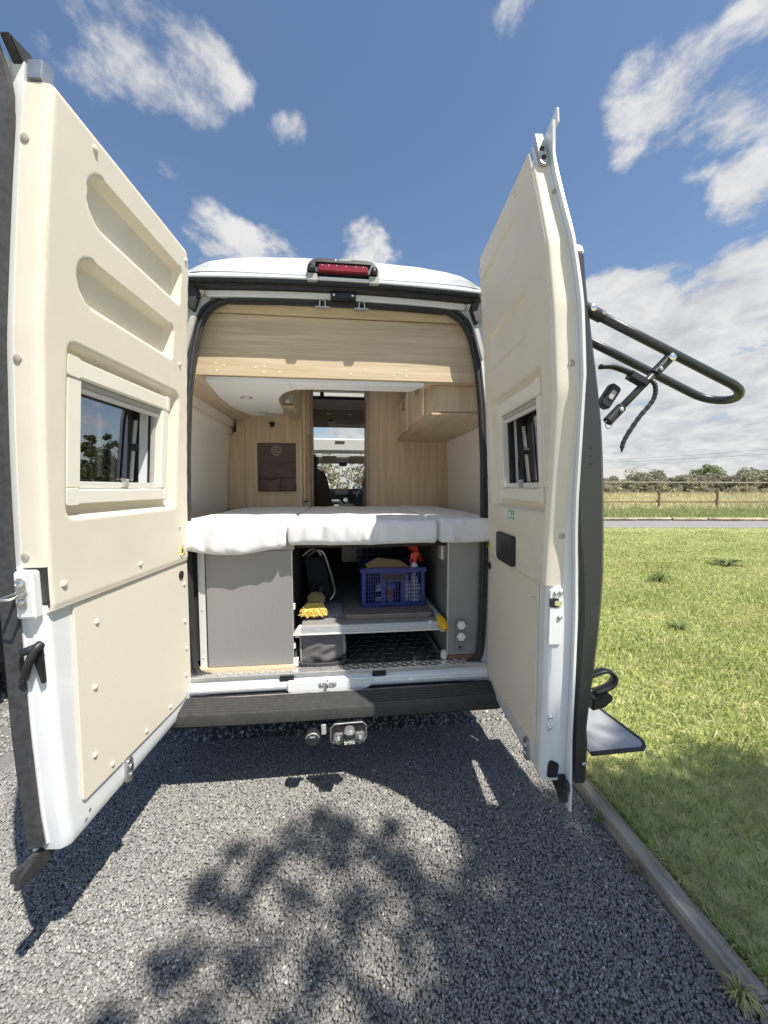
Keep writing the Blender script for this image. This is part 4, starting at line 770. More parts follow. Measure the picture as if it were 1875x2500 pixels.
MB().prism([(4.74,1.34),(5.20,1.14),(5.38,.95),(5.42,.60),(5.40,.34),(5.15,.34),(4.74,.5)],lambda u,v,w:(w,u,v),-.96,.96).mk('bonnet',PAINT,van,bevel=.03)
box('visor_console',CABG,van,-.85,.85,3.92,3.97,1.815,1.945,.012)
for x0,x1 in ((-.28,-.07),(.12,.34)): box('sun_visor',CABD,van,x0,x1,3.905,3.919,1.83,1.925,.006)
box('interior_mirror',BLACK,van,-.035,.085,3.90,3.93,1.775,1.83,.008)
box('roller_blind',WPLAST,van,-.60,.60,3.80,3.812,2.00,2.155,.003); box('blind_handle',WPLAST,van,-.08,.06,3.78,3.799,2.125,2.150,.004)
db=MB().prism([(4.10,1.05),(4.15,1.36),(4.25,1.445),(4.70,1.40),(4.72,.60),(4.15,.60)],lambda u,v,w:(w,u,v),-.93,.93).mk('dashboard',DASH,van,bevel=.015)
box('display',SCREEN,db,-.10,.10,4.115,4.135,1.345,1.445,.006); box('instrument_hood',DASH,db,.15,.30,4.06,4.16,1.33,1.44,.02); 
MB().lathe([(.035,0),(.033,.02)],(.06,4.13,1.27),(0,-1,0),18).mk('climate_dial',GREYPL,db); box('climate_panel',GREYPL,db,-.15,-.03,4.085,4.11,1.245,1.275,.004); box('gear_console',GREYPL,db,-.12,-.04,4.02,4.09,1.13,1.20,.01)
MB().tube([(.42+.19*math.cos(a),3.98+.04*math.sin(a),1.30+.18*math.sin(a)) for a in np.linspace(0,2*math.pi,24,endpoint=False)],.014,8,closed=True).mk('steering_wheel',DASH,van,smooth=True)
for x0,x1 in ((-.72,-.10),(.28,.80)):
    seat=MB().prism([(x0,.95),(x0,1.60),(x0+.06,1.70),(x1-.16,1.70),(x1-.10,1.64),(x1-.04,1.40),(x1,.95)],lambda u,v,w:(u,w+(v-1)*-.1,v),3.12,3.26).mk('cab_seat',BROWN,van,bevel=.035,seg=3)
    box('seat_cushion',BROWN,seat,x0,x1,3.25,3.75,.90,1.06,.04); box('headrest',BROWN,seat,(x0+x1)/2-.12,(x0+x1)/2+.12,3.08,3.16,1.72,1.88,.03)
box('belt_post',BLACK,van,-.36,-.275,2.62,2.68,.56,1.80,.006)
# ================================================================ REAR DOORS
AO=R(-5)
def DM(side):
    hx=-.72 if side=='L' else .75; dr=Vector((math.sin(AO),-math.cos(AO),0)); n=Vector((math.cos(AO),math.sin(AO),0))*(1 if side=='L' else -1)
    def f(s,z,d): 
        p=Vector((hx,0,0))+dr*s+n*(d+lean(z)); return (p.x,p.y,z)
    f.dr=dr; f.n=n; return f
RIDGE={'L':[(.40,.725),(.55,.742),(.8,.757),(1.13,.766),(1.17,.768),(1.57,.785),(1.85,.795),(2.24,.790),(2.47,.785)],
       'R':[(.40,.63),(.8,.645),(1.13,.650),(1.28,.665),(1.5,.705),(1.75,.755),(2.0,.762),(2.19,.750),(2.41,.70),(2.53,.67)]}
CORNER=2.365
def hinge_edge(z,r=0): 
    b=.09*max(0,(z-1.2)/1.2)**1.5
    if z>CORNER: b+=.11*(1-math.sqrt(max(0,1-((z-CORNER)/.11)**2)))
    if z<.50: b+=.075*(1-math.sqrt(max(0,1-((.50-z)/.075)**2)))
    return b
def rr_sdf(s,z,s0,s1,z0,z1,rf,rh):
    cs,cz=(s0+s1)/2,(z0+z1)/2; r=rf if s>cs else rh; qx=abs(s-cs)-(s1-s0)/2+r; qz=abs(z-cz)-(z1-z0)/2+r
    return math.hypot(max(qx,0),max(qz,0))+min(max(qx,qz),0)-r
def curtain(D,ss,zs,smin,smax,dfun,back,hole=None):
    """door-shaped panel with a front relief dfun, a flat back, walls round the rim and round the hole"""
    m=MB(); ns,nz=len(ss),len(zs); V=[]
    for z in zs:
        a,b=smin(z),smax(z)
        for s in ss: V.append((min(max(s,a),b),z))
    fr=[D(s,z,dfun(s,z)) for s,z in V]; bk=[D(s,z,back(s,z) if callable(back) else back) for s,z in V]; m.v=fr+bk; o=len(fr)
    def kept(i,j):
        if i<0 or j<0 or i>=ns-1 or j>=nz-1: return False
        if hole:
            s=(ss[i]+ss[i+1])/2; z=(zs[j]+zs[j+1])/2
            if hole[0]<s<hole[1] and hole[2]<z<hole[3]: return False
        a=j*ns+i; return abs(V[a][0]-V[a+1][0])>1e-6 or abs(V[a+ns][0]-V[a+ns+1][0])>1e-6
    for j in range(nz-1):
        for i in range(ns-1):
            if not kept(i,j): continue
            a,b,c,d=j*ns+i,j*ns+i+1,(j+1)*ns+i+1,(j+1)*ns+i
            m.f+=[(a,b,c,d),(o+d,o+c,o+b,o+a)]
            for (p,q,ii,jj) in ((a,b,i,j-1),(b,c,i+1,j),(c,d,i,j+1),(d,a,i-1,j)):
                if not kept(ii,jj): m.f.append((q,p,o+p,o+q))
    bm=bmesh.new(); vs=[bm.verts.new(p) for p in m.v]
    for f in m.f:
        try: bm.faces.new([vs[i] for i in f])
        except ValueError: pass
    bmesh.ops.remove_doubles(bm,verts=bm.verts,dist=2e-5); bmesh.ops.recalc_face_normals(bm,faces=bm.faces)
    bm.verts.index_update(); r=MB(); r.v=[tuple(v.co) for v in bm.verts]; r.f=[tuple(v.index for v in f.verts) for f in bm.faces]; bm.free(); return r
def lin(a,b,st): return list(np.linspace(a,b,max(2,int(round((b-a)/st))+1)))
def merge(*ls): return sorted(set(round(x,5) for l in ls for x in l))
def cap(D,s,z,d,r,m,parent,name='screw_cap',h=.006):
    c=Vector(D(s,z,d)); n=D.n+Vector((0,0,.0)); return MB().lathe([(r,-.002),(r,h*.3),(r*.8,h*.8),(r*.35,h)],c,n,12).mk(name,m,parent,smooth=True,auto=60)
def build_door(side):
    global CORNER
    D=DM(side); L=side=='L'; up=0 if L else .062; CORNER=2.365+up; TK=(lambda z:.010) if L else (lambda z:.032-.026*sstep(1.5,1.0,z)); rid=lambda z:interp(z,RIDGE[side])
    wf=(.190,.710) if L else (.215,.655); wh=(.236,.655) if L else (.250,.612); wz=(1.410,1.822); hz=(1.456,1.770); rec=(.128,.716) if L else (.105,.672)
    thn=lambda z:.030*sstep(1.95,2.42,z)*(0 if L else 1)
    # --- white pressed shell
    zs=merge(lin(.425,.53,.012),lin(.53,1.12,.04),[1.125,1.135,1.15],lin(1.15,hz[0],.05),[hz[0],hz[1]],lin(hz[0],hz[1],.06),lin(hz[1],2.34+up,.05),lin(2.34+up,2.474+up,.012))
    ss=merge(lin(0,.20,.012),[wh[0],wh[1]],lin(.2,.6,.05),lin(.56,.83,.0075))
    def dshell(s,z):
        r=rid(z); b=0 if z<1.13 else -.046
        if z<1.13:
            t=max(0,min(1,(s-(r-.012))/.024)); b-=.020*t*t
            if z<.46: b-=.02*(1-math.sqrt(max(0,1-((.46-z)/.05)**2)))
        return b
    shell=curtain(D,ss,zs,hinge_edge,lambda z:rid(z)+.012,dshell,lambda s,z:-.088+thn(z)*.7+TK(z),(*wh,*hz)).mk('rear_door',PAINT,van,smooth=True,auto=42)
    tag(shell,'left rear door seen from inside, lit by the sun' if L else 'right rear door seen from inside, in shade')
    # --- outer skin
    sx=merge([-.02,0,.1,wh[0]-.02,wh[1]+.02,.6],lin(.6,.88,.02)); zx=merge(lin(.415,hz[0]-.02,.06),[hz[0]-.02,hz[1]+.02],lin(hz[1]+.02,2.475+up,.04))
    zx=[z for z in zx]
    fe=.014 if L else .036
    def skmax(z): return rid(min(z,2.47))+fe+(.012*sstep(.62,.44,z))+(.02*sstep(2.36+up,2.475+up,z))
    curtain(D,sx,zx,lambda z:hinge_edge(min(z,2.47+up))-.012,skmax,lambda s,z:-.0895+thn(z)*.7+TK(z),lambda s,z:-.098+thn(z)*.7+TK(z),(wh[0]-.021,wh[1]+.021,hz[0]-.021,hz[1]+.021)).mk('outer_skin',PAINT,shell,smooth=True,auto=40)
    if not L:
        sx_=skmax(2.537); MB().prism([(.50,2.532),(sx_-.001,2.532),(sx_+.002,2.572),(sx_-.010,2.570)],lambda u,v,w:D(u,v,w),-.058,-.050).mk('skin_tip',PAINT,shell,bevel=.002)
        sx_=skmax(.42); MB().prism([(.56,.424),(sx_-.001,.424),(sx_-.002,.335),(sx_-.020,.340)],lambda u,v,w:D(u,v,w),-.096,-.087).mk('skin_tip',PAINT,shell,bevel=.002); MB().prism([(.54,.44),(.655,.45),(.668,.36),(.59,.395)],lambda u,v,w:D(u,v,w),-.0865,-.060).mk('corner_flap',RUBBER,shell,bevel=.002)
    # flange rebate along the free edge
    rg=[]
    for z in lin(.45,1.25 if L else 2.51,.05):
        r=rid(z)+.010; k=thn(z)*.7+TK(z); e_=-.058 if L else -.052; o_=.010 if L else .0; rg.append([D(r-.006,z,e_+k),D(r-.002+o_,z,e_-.004+k),D(r+o_,z,-.080+k),D(r+.004+o_*1.5,z,-.0885+k),D(r-.012,z,-.0885+k),D(r-.012,z,e_+k)])
    MB().loft(rg,cap=True).mk('edge_flange',PAINT,shell,smooth=True,auto=30)
    if L:
        rg=[]
        for i,z in enumerate(lin(.455,2.50,.03)):
            r=rid(min(z,2.47))+.024+.02*sstep(2.44,2.50,z); w=.036+.012*math.exp(-((z-1.02)/.07)**2*0)+(.0)
            wob=.004*math.sin(z*9)+(-.010*math.exp(-((z-1.0)/.09)**2)); tpr=1-.8*sstep(2.40,2.50,z); q=-.050-.03*sstep(2.36,2.50,z)
            rg.append([D(r,z,q),D(r+.010+wob*.3,z,q-.004),D(r+.016,z,q-.004-.030*tpr),D(r+.006,z,q-.008-.038*tpr),D(r-.008,z,q-.03*tpr)])
        MB().loft(rg,cap=True).mk('edge_gasket',GASKET,shell,smooth=True,auto=35)
        MB().prism([(.700,2.468),(.79,2.462),(.835,2.50),(.78,2.51)],lambda u,v,w:D(u,v,w),-.075,-.050).mk('gasket_flap',GASKET,shell,bevel=.003)
    for (a,b_) in ((.08,(.72 if L else .60)),): MB().prism([(a,.405),(b_,.400),(b_,.430),(a,.430)],lambda u,v,w:D(u,v,w),-.092,-.066).mk('bottom_gasket',RUBBER,shell,bevel=.004)
    e=.80 if L else .655
    for k,(q,m_) in enumerate(((0,GASKET),(.02,RUBBER))):
        MB().prism([(e-.13,.43-q),(e-.02,.435),(e+.025,.445-q),(e+.03,.415-q),(e-.05,.405-q)],lambda u,v,w:D(u,v,w),-.086+.01*k,-.070+.01*k).mk('corner_flap',m_,shell,bevel=.002)
    # --- moulded cream trim (upper)
    slots=((.160,.668,2.205,2.345,.066,.020),(.195,.690,1.978,2.104,.060,.018)) if L else ((.120,.56,2.265,2.405,.05,.030),(.19,.60,1.985,2.125,.05,.028))
    def dtrim(s,z):
        d=.017
        for q in slots: d-=(.038*sstep(.003,-.011,rr_sdf(s,z,*q)) if L else .012*sstep(.003,-.008,rr_sdf(s,z,*q)))
        a=rr_sdf(s,z,rec[0],rec[1],1.372,1.856,.03,.03); d-=.036*sstep(.003,-.020,a)
        d+=.004*math.exp(-((s-.45)/.3)**2)*0
        r=rid(z); t=max(0,min(1,(s-(r-.004))/.006)); d-=.003*t*t
        if z<1.145: d-=.003*sstep(1.145,1.13,z)
        h=hinge_edge(z)+.012; d-=.010*(1-sstep(h,h+.012,s)); d-=.008*sstep(2.425+up,2.44+up,z)
        return d
    ts=merge(lin(.0,.86,.0065),[wh[0],wh[1]]); tz=merge(lin(1.128,2.432+up,.0065),[hz[0],hz[1]])
    # drop grid lines that crowd the hole edges
    def thin(a,keep): 
        o=[]
        for x in a:
            if any(abs(x-k)<.0025 and abs(x-k)>1e-6 for k in keep): continue
            o.append(x)
        return o
    ts=thin(ts,wh); tz=thin(tz,hz)
    tr=curtain(D,ts,tz,lambda z:hinge_edge(z)+.010,lambda z:rid(z)+.002,dtrim,lambda s,z:dtrim(s,z)-.0035-.010*sstep(1.136,1.129,z),(*wh,*hz)).mk('upper_trim',CREAM,shell,smooth=True,auto=60)
    rg=[]
    for z in lin(1.128 if not L else 1.25,2.43 if L else 2.44,.025):
        r=rid(z); w=.0; rg.append([D(r-.006,z,.0125),D(r+.003,z,.0125),D(r+.0065,z,.010),D(r+.0085,z,.004),D(r+.0095,z,-.012),D(r+.0125,z,(-.085 if L else -.052)+thn(z)*.3-.005*math.sin(z*4)),D(r+.0085,z,(-.085 if L else -.052)+thn(z)*.3),D(r-.006,z,-.0)])
    MB().loft(rg,cap=True).mk('trim_edge',CREAM,tr,smooth=True,auto=38)
    # --- lower panel
    pl=(.018,.687) if L else (.004,.598)
    poly=rrect(pl[0],pl[1],.520,1.124,[.012,.003,.003,.075],6); poly=[(u,v-.030*(1-(u-pl[0])/(pl[1]-pl[0]))*(1 if v<.8 else 0)) for u,v in poly]
    MB().prism(poly,lambda u,v,w:D(u,v,w),.0005,.0075).mk('lower_panel',CREAM2,shell,bevel=.002)
    # --- window
    wn=MB(); fd=(-.022,.011)
    T=lambda u,v,w:D(u,v,w)
    rev=MB().loft([[D(s,z,d) for s,z in rrect(wh[0]-.004,wh[1]+.004,hz[0]-.004,hz[1]+.004,.012,4)] for d in (-.020,-.118)]); rv=rev.mk('window_reveal',BLACK,shell,smooth=True,auto=40)
    MB().prism([(wf[0],wz[0]),(wf[1],wz[0]),(wf[1],wh[0]*0+hz[0]-.0),(wf[0],hz[0])],T,*fd).mk('window_frame',WINF,rv,bevel=.005,seg=3)
    MB().prism([(wf[0],hz[1]),(wf[1],hz[1]),(wf[1],wz[1]),(wf[0],wz[1])],T,*fd).mk('window_frame',WINF,rv,bevel=.005,seg=3)
    MB().prism([(wf[0],hz[0]+.001),(wh[0],hz[0]+.001),(wh[0],hz[1]-.001),(wf[0],hz[1]-.001)],T,*fd).mk('window_frame',WINF,rv,bevel=.005,seg=3)
    MB().prism([(wh[1],hz[0]+.001),(wf[1],hz[0]+.001),(wf[1],hz[1]-.001),(wh[1],hz[1]-.001)],T,*fd).mk('window_frame',WINF,rv,bevel=.005,seg=3)
    for s0,s1 in ((wf[0]-.002,wf[0]+.022),(wf[1]-.048,wf[1]+.002)):
        for z0,z1 in ((wz[0]-.002,hz[0]+.003),(hz[1]-.003,wz[1]+.003)): MB().prism(rrect(s0,s1,z0,z1,.008,3),T,fd[0]-.001,fd[1]+.0025).mk('frame_corner',WINF,rv,bevel=.002)
    MB().prism([(wh[0],hz[1]-.020),(wh[1],hz[1]-.020),(wh[1],hz[1]-.001),(wh[0],hz[1]-.001)],T,-.022,-.002).mk('blind_cassette',GREYPL,rv,bevel=.003)
    MB().prism([(wh[0],hz[1]-.034),(wh[1],hz[1]-.034),(wh[1],hz[1]-.0205),(wh[0],hz[1]-.0205)],T,-.018,-.004).mk('blind_rail',ALUW,rv,bevel=.002)
    bl=MB().prism([(wh[0],hz[0]+.001),(wh[1],hz[0]+.001),(wh[1],hz[0]+.022),(wh[0],hz[0]+.022)],T,-.019,-.002).mk('blind_rail',ALUW,rv,bevel=.003)
    cs=(wh[0]+wh[1])/2; MB().prism([(cs-.012,hz[0]+.004),(cs+.012,hz[0]+.004),(cs+.010,hz[0]+.026),(cs+.016,hz[0]+.036),(cs-.004,hz[0]+.030),(cs-.014,hz[0]+.034)],T,-.004,.010).mk('blind_clip',GREYPL,bl,bevel=.002)
    MB().prism([(wh[0]+.002,hz[0]+.02),(wh[0]+.014,hz[0]+.02),(wh[0]+.014,hz[1]-.03),(wh[0]+.002,hz[1]-.03)],T,-.028,-.016).mk('blind_guide',GREYPL if L else BLACK,rv,bevel=.002)
    MB().prism(rrect(wh[0]-.022,wh[1]+.022,hz[0]-.022,hz[1]+.022,.035,6),T,-.121,-.117).mk('window_pane',DOORGL,rv)
    ringo=rrect(wh[0]-.026,wh[1]+.026,hz[0]-.026,hz[1]+.026,.038,6); ringi=rrect(wh[0]+.012,wh[1]-.004,hz[0]+.006,hz[1]-.012,.034,6)
    MB().loft([[D(*p,-.1165) for p in ringo],[D(*p,-.1165) for p in ringi],[D(*p,-.098) for p in ringi],[D(*p,-.098) for p in ringo],[D(*p,-.1165) for p in ringo]]).mk('pane_border',BLACK,rv,smooth=True,auto=40)
    for s in (wh[0]+.09,wh[1]-.07):
        c=MB().prism(rrect(s-.026,s+.026,hz[0]-.004,hz[0]+.018,.006,3),T,-.112,-.082).mk('window_catch',BLACK,rv,bevel=.003)
        MB().tube([D(s-.02,hz[0]+.014,-.085),D(s+.01,hz[0]+.034,-.078),D(s+.046,hz[0]+.030,-.075)],[.006,.007,.005],8).mk('catch_lever',BLACK,c,smooth=True)
    MB().tube([D(wh[0]+.028,hz[0]+.03,-.09),D(wh[0]+.030,hz[1]-.05,-.075)],.007,8).mk('window_stay',GREYPL,rv); MB().lathe([(.014,-.012),(.016,0),(.014,.012)],D(wh[0]+.03,hz[0]+.16,-.08),D.n,12).mk('stay_knob',BLACK,rv)
    # --- fasteners
    if L:
        pts=[(.650,2.400,.009),(.136,2.392,.009),(.135,1.974,.008),(.384,1.180,.009),(.730,1.193,.010),(.10,1.29,.007),(.085,1.160,.007)]; low=[(.60,1.04),(.62,.84),(.635,.63),(.56,.545),(.37,.535),(.2,.53),(.06,.60),(.055,.85),(.05,1.02),(.05,.72)]
    else:
        pts=[(.565,2.455,.009),(.13,2.44,.008),(.52,1.18,.008),(.33,1.16,.004),(.10,1.15,.006)]; low=[(.56,1.06),(.56,.85),(.565,.64),(.50,.545),(.30,.53),(.10,.535),(.05,.80),(.05,1.0)]
    for s,z,r in pts: cap(D,s,z,dtrim(s,z),r,CAP,tr)
    for s,z in low: cap(D,s,z,.0075,.0085 if L else .0045,CAP,shell)
    for z in ((2.30,1.78,1.28) if L else (2.345,1.83,1.30)):
        q=rid(z)+.0115; c=Vector(D(q,z,-.036)); MB().lathe([(.010,-.002),(.010,.002),(.004,.0035)],c,D.dr,12).mk('trim_plug',mat('plug_brown',(.42,.38,.32),.5) if 'plug_brown' not in MATS else MATS['plug_brown'],tr,smooth=True,auto=50)
    MB().lathe([(.019,-.004),(.019,.004),(.013,.007),(.005,.008)],D(.075 if L else .028,1.068,.0075),D.n,16).mk('rubber_stop',BLACK,shell,smooth=True,auto=50)
    s=.077 if L else .035; tri=[(s-.024,1.158),(s+.024,1.158),(s,1.208)]
    sg=MB().prism(tri,T,.0165,.0182).mk('warning_sticker',YSTK,shell); MB().tube([D(a,b,.0184) for a,b in [(s-.021,1.160),(s+.021,1.160),(s,1.203)]],.0011,4,closed=True).mk('sticker_border',INK,sg)
    MB().prism([(s-.006,1.170),(s+.007,1.170),(s+.004,1.180),(s+.006,1.186),(s,1.190),(s-.004,1.182)],T,.0182,.0190).mk('sticker_symbol',INK,sg)
    s=.476 if L else .526
    bk=MB().prism(rrect(s-.019,s+.019,.418,.505,.018,4),T,-.004,.012).mk('check_bracket',GREYMET,shell,bevel=.003)
    for z in (.445,.475): MB().lathe([(.009,0),(.008,.006)],D(s,z,.012),D.n,10).mk('bracket_bolt',CHROME,bk)
    e=lambda z,dd,o: Vector(D(rid(z)+.012+o,z,dd))     # point on the free-edge face, o metres proud of it
    E=lambda u,v,w: D(rid(v)+.0125+w,v,u)
    if L:
        MB().prism(rrect(-.052,-.002,1.118,1.245,[.006,.010,.010,.006],4),E,-.006,.024).mk('striker_box',PAINT,shell,bevel=.006,seg=3)
        pl_=MB().prism(rrect(-.043,-.017,1.145,1.228,.012,5),E,.0235,.029).mk('striker_plate',GREYMET,shell,bevel=.0015)
        for z in (1.165,1.210): MB().lathe([(.010,0),(.010,.003),(.006,.005),(.005,.002)],e(z,-.030,.0295),D.dr,14).mk('bolt',CHROME,pl_)
        MB().tube([e(1.19,-.018,.026),e(1.183,-.018,.070),e(1.183,-.044,.074),e(1.188,-.044,.026)],.0042,8).mk('striker_loop',GREYMET,pl_,smooth=True)
        hp=spline([e(1.045,-.008,.006),e(1.035,-.012,.022),e(1.005,-.022,.030),e(.975,-.036,.026),e(.955,-.046,.020)],4)
        gh=MB().tube(hp,[.011]*4+[.010]*(len(hp)-4),10).mk('grab_handle',BLACK,shell,smooth=True); MB().tube([e(1.042,-.006,.004),e(1.030,-.040,.034)],.0105,10).mk('handle_horn',BLACK,gh,smooth=True)
        MB().prism([(-.004,.935),(-.014,.935),(-.030,1.0),(-.020,1.045),(-.006,1.05)],E,-.002,.012).mk('handle_base',BLACK,gh,bevel=.004); MB().lathe([(.0085,0),(.006,.001)],e(.955,-.046,.0305),D.dr,12).mk('handle_socket',INK,gh)
        MB().prism([(.762,2.435),(.800,2.435),(.800,2.478),(.765,2.485)],T,-.040,-.004).mk('top_bracket',GREYMET,shell,bevel=.002)
        MB().prism(rrect(.615,.685,.418,.455,.01,3),T,-.03,-.012).mk('latch_pocket',INK,shell)
        for s_,z_ in ((.672,.452),(.655,.468)): MB().lathe([(.007,0),(.006,.004)],D(s_,z_,-.004),D.n,10).mk('bolt',CHROME,shell)
        MB().prism([(.60,2.436),(.66,2.438),(.69,2.450),(.65,2.458),(.60,2.450)],T,-.046,-.042).mk('slot_shadow',INK,shell)  # black inlay, the shade inside a slot under the top edge
    else:
        hp=MB().prism(rrect(.198,.402,1.136,1.262,[.018,.008,.008,.03],5),T,.010,.034).mk('inside_handle',BLACK,shell,bevel=.005,seg=3)
        MB().prism([(.215,1.172),(.275,1.168),(.275,1.225),(.215,1.230)],T,.0335,.0365).mk('handle_lever',mat('lever_black',(.045,.047,.05),.4),hp,bevel=.002); MB().prism([(.208,1.170),(.216,1.170),(.216,1.230),(.208,1.230)],T,.032,.0346).mk('lever_gap',INK,hp)
        MB().lathe([(.006,0),(.005,.001)],D(.345,1.195,.0342),D.n,10).mk('lock_hole',INK,hp)
        st_=MB().prism([(.315,1.327),(.395,1.327),(.395,1.370),(.315,1.370)],T,.0165,.0180).mk('exit_sticker',WSTK,shell)
        MB().prism([(.319,1.330),(.391,1.330),(.391,1.367),(.319,1.367)],T,.0180,.0186).mk('sticker_field',GSTK,st_)
        MB().prism([(.372,1.362),(.378,1.362),(.378,1.347),(.386,1.347),(.375,1.333),(.364,1.347),(.372,1.347)],T,.0186,.0192).mk('arrow',WSTK,st_)
        for q in ([(.324,1.360),(.330,1.365),(.334,1.360),(.329,1.356)],[(.328,1.356),(.342,1.357),(.344,1.349),(.336,1.344),(.345,1.337),(.342,1.333),(.330,1.342),(.322,1.334),(.320,1.337),(.327,1.346),(.322,1.351)],[(.350,1.333),(.358,1.333),(.358,1.364),(.350,1.364)]): MB().prism(q,T,.0186,.0192).mk('running_figure',WSTK,st_)
        MB().prism([(-.046,.925),(-.002,.925),(-.002,1.118),(-.046,1.118)],E,-.004,.006).mk('latch_face',PAINT,shell,bevel=.003)
        lt=MB().prism(rrect(-.034,-.002,1.056,1.088,.006,3),E,.006,.0075).mk('latch',INK,shell); MB().prism(rrect(-.044,-.018,1.062,1.080,.007,4),E,.0075,.011).mk('latch_claw',CHROME,lt,bevel=.0015)
        for z,d_ in ((1.106,-.022),(1.108,-.040),(1.022,-.038),(.66,-.022),(.622,-.022)): MB().lathe([(.0085,0),(.0085,.003),(.005,.006),(.003,.003)],e(z,d_,.0065 if z>.7 else .001),D.dr,12).mk('bolt',CHROME,shell)
        MB().prism(rrect(-.030,-.004,2.432,2.540,[.011,.002,.002,.011],4),E,.002,.010).mk('top_bracket',mat('dull_bracket',(.50,.50,.48),.55,.3),shell,bevel=.002)
        for z in (2.455,2.485): MB().lathe([(.0075,0),(.0075,.003),(.004,.004)],e(z,-.017,.0105),D.dr,12).mk('bracket_bolt',INK,shell)
        MB().prism([(-.020,.440),(-.055,.440),(-.060,.490),(-.030,.505),(-.022,.49)],E,-.004,.010).mk('edge_plug',BLACK,shell,bevel=.004)
    return shell
dl=build_door('L'); drr=build_door('R')
# ================================================================ THINGS IN AND ON THE VAN
# ---- mattress cushions in white sheets
def cushion(x0,x1,z0,z1,y0,y1,seed,label,droop=0):
    r=.046; N1,N2=44,46; off_=seed*7.3
    prof=[]   # front-to-back section (y,z), starting underneath at the front
    for i in range(5): prof.append((y0+.16-.028*i,z0))
    for i in range(9): a=R(-90-90*i/8); prof.append((y0+.03+.03*math.cos(a),z0+.03+.03*math.sin(a)))
    for i in range(9): a=R(180-90*i/8); prof.append((y0+.035+.035*math.cos(a),z1-.03+.03*math.sin(a)))
    for i in range(1,22): prof.append((y0+.035+(y1-y0-.08)*i/21,z1))
    for i in range(1,6): a=R(90-90*i/5); prof.append((y1-.045+.045*math.cos(a),z1-.04+.04*math.sin(a)))
    rg=[]; nx=84
    for j in range(nx+1):
        t=j/nx; e=min(t,1-t)*(x1-x0); k=math.sqrt(max(0,1-(1-min(1,e/.026))**2)); x=x0+(x1-x0)*t; cz=(z0+z1)/2; ring=[]
        for i,(y,z) in enumerate(prof):
            zz=cz+(z-cz)*(.72+.28*k); yy=y+(1-k)*.035*(1 if y<y0+.2 else 0); p=Vector((x*9+off_,y*7,z*9))
            n=mnoise.noise(p)*.005+mnoise.noise(p*2.3)*.004; front=sstep(y0+.10,y0,y)
            w=.012*front*math.sin(x*46+3*mnoise.noise(Vector((x*5+off_,0,z*3)))*3+(z-z0)*18)*mnoise.noise(Vector((x*6+off_*2,1,z*7)))
            fold=.015*front*abs(mnoise.noise(Vector((x*16+z*9+off_,3,z*5))))
            top=sstep(z1-.05,z1,z)*(1-front); tn=.006*mnoise.noise(Vector((x*4+off_,y*5,2)))+.003*mnoise.noise(Vector((x*13,y*17+off_,2)))
            dz=-droop*sstep(z0+.06,z0,z)*front*(.5+.5*math.sin(x*11+1))+tn*top
            ring.append((x,yy-w-fold-n*front,zz+dz+n*.4))
        rg.append(ring)
    b=MB().loft(rg,closed=False); b.f.append(tuple(range(len(prof)))); b.f.append(tuple(range(nx*len(prof)+len(prof)-1,nx*len(prof)-1,-1)))
    return tag(b.mk('mattress_cushion',SHEET,smooth=True),label,'mattress','bed cushions in white sheets')
cushion(-.775,-.262,1.172,1.302,-.036,1.44,1,'white sheeted bed cushion with a sagging loose hem above the grey locker',.034)
cushion(-.258,.474,1.186,1.300,-.036,1.44,2,'wide middle bed cushion in a white sheet, half in shadow',.006)
cushion(.479,.80,1.190,1.305,-.020,1.44,3,'narrow shaded bed cushion in a white sheet beside the right door',.010)
# ---- hanging organiser
og=empty('hanging_organiser',(-.535,1.44,1.42),'brown fabric pocket organiser with a round emblem hanging on the partition','organiser')
box('back_panel',ORGM,og,-.693,-.378,1.440,1.4485,1.425,1.830,.003)
def pocket(x0,x1,z0,z1,y,sag,bul):
    def fn(u,v): x=x0+(x1-x0)*u; z=z0+(z1-z0)*v; zz=z-sag*math.sin(math.pi*u)*v; return (x,y-bul*math.sin(math.pi*u)**.6*math.sin(math.pi*min(1,.15+v*.75))-.003*math.sin(u*9+v*5),zz)
    return MB().grid(fn,18,12).mk('pocket',ORGM,og,smooth=True)
pocket(-.682,-.390,1.540,1.675,1.4375,.022,.020); pocket(-.690,-.512,1.428,1.540,1.434,.018,.022); pocket(-.508,-.382,1.428,1.535,1.434,-.004,.020)
for a,b in (((-.682,1.675),(-.390,1.675)),((-.690,1.540),(-.512,1.540)),((-.508,1.535),(-.382,1.535))):
    sag={1.675:.022,1.540:.018,1.535:-.004}[a[1]]; MB().tube([(a[0]+(b[0]-a[0])*t,1.4365 if a[1]>1.6 else 1.431-.004*math.sin(math.pi*t),a[1]-sag*math.sin(math.pi*t)) for t in np.linspace(0,1,11)],.0025,5).mk('pocket_binding',INK,og)
cx,cz=-.537,1.765
for r in (.040,.030): MB().tube([(cx+r*math.cos(a),1.4395,cz+r*math.sin(a)) for a in np.linspace(0,6.283,28,endpoint=False)],.0016,4,closed=True).mk('emblem_ring',LOGO,og)
MB().tube([(cx-.020,1.4395,cz-.014),(cx,1.4395,cz+.022),(cx+.020,1.4395,cz-.014)],.0026,4).mk('emblem_peak',LOGO,og); MB().tube([(cx-.010,1.4395,cz-.012),(cx,1.4395,cz+.006),(cx+.010,1.4395,cz-.012)],.0022,4).mk('emblem_peak',LOGO,og); MB().tube([(cx-.027,1.4395,cz-.012),(cx+.027,1.4395,cz-.012)],.0018,4).mk('emblem_bar',LOGO,og)
for k in range(10): a=R(36*k); MB().tube([(cx+.0335*math.cos(a),1.439,cz+.0335*math.sin(a)),(cx+.0365*math.cos(a+.08),1.439,cz+.0365*math.sin(a+.08))],.0014,4).mk('emblem_stitch',LOGO,og)
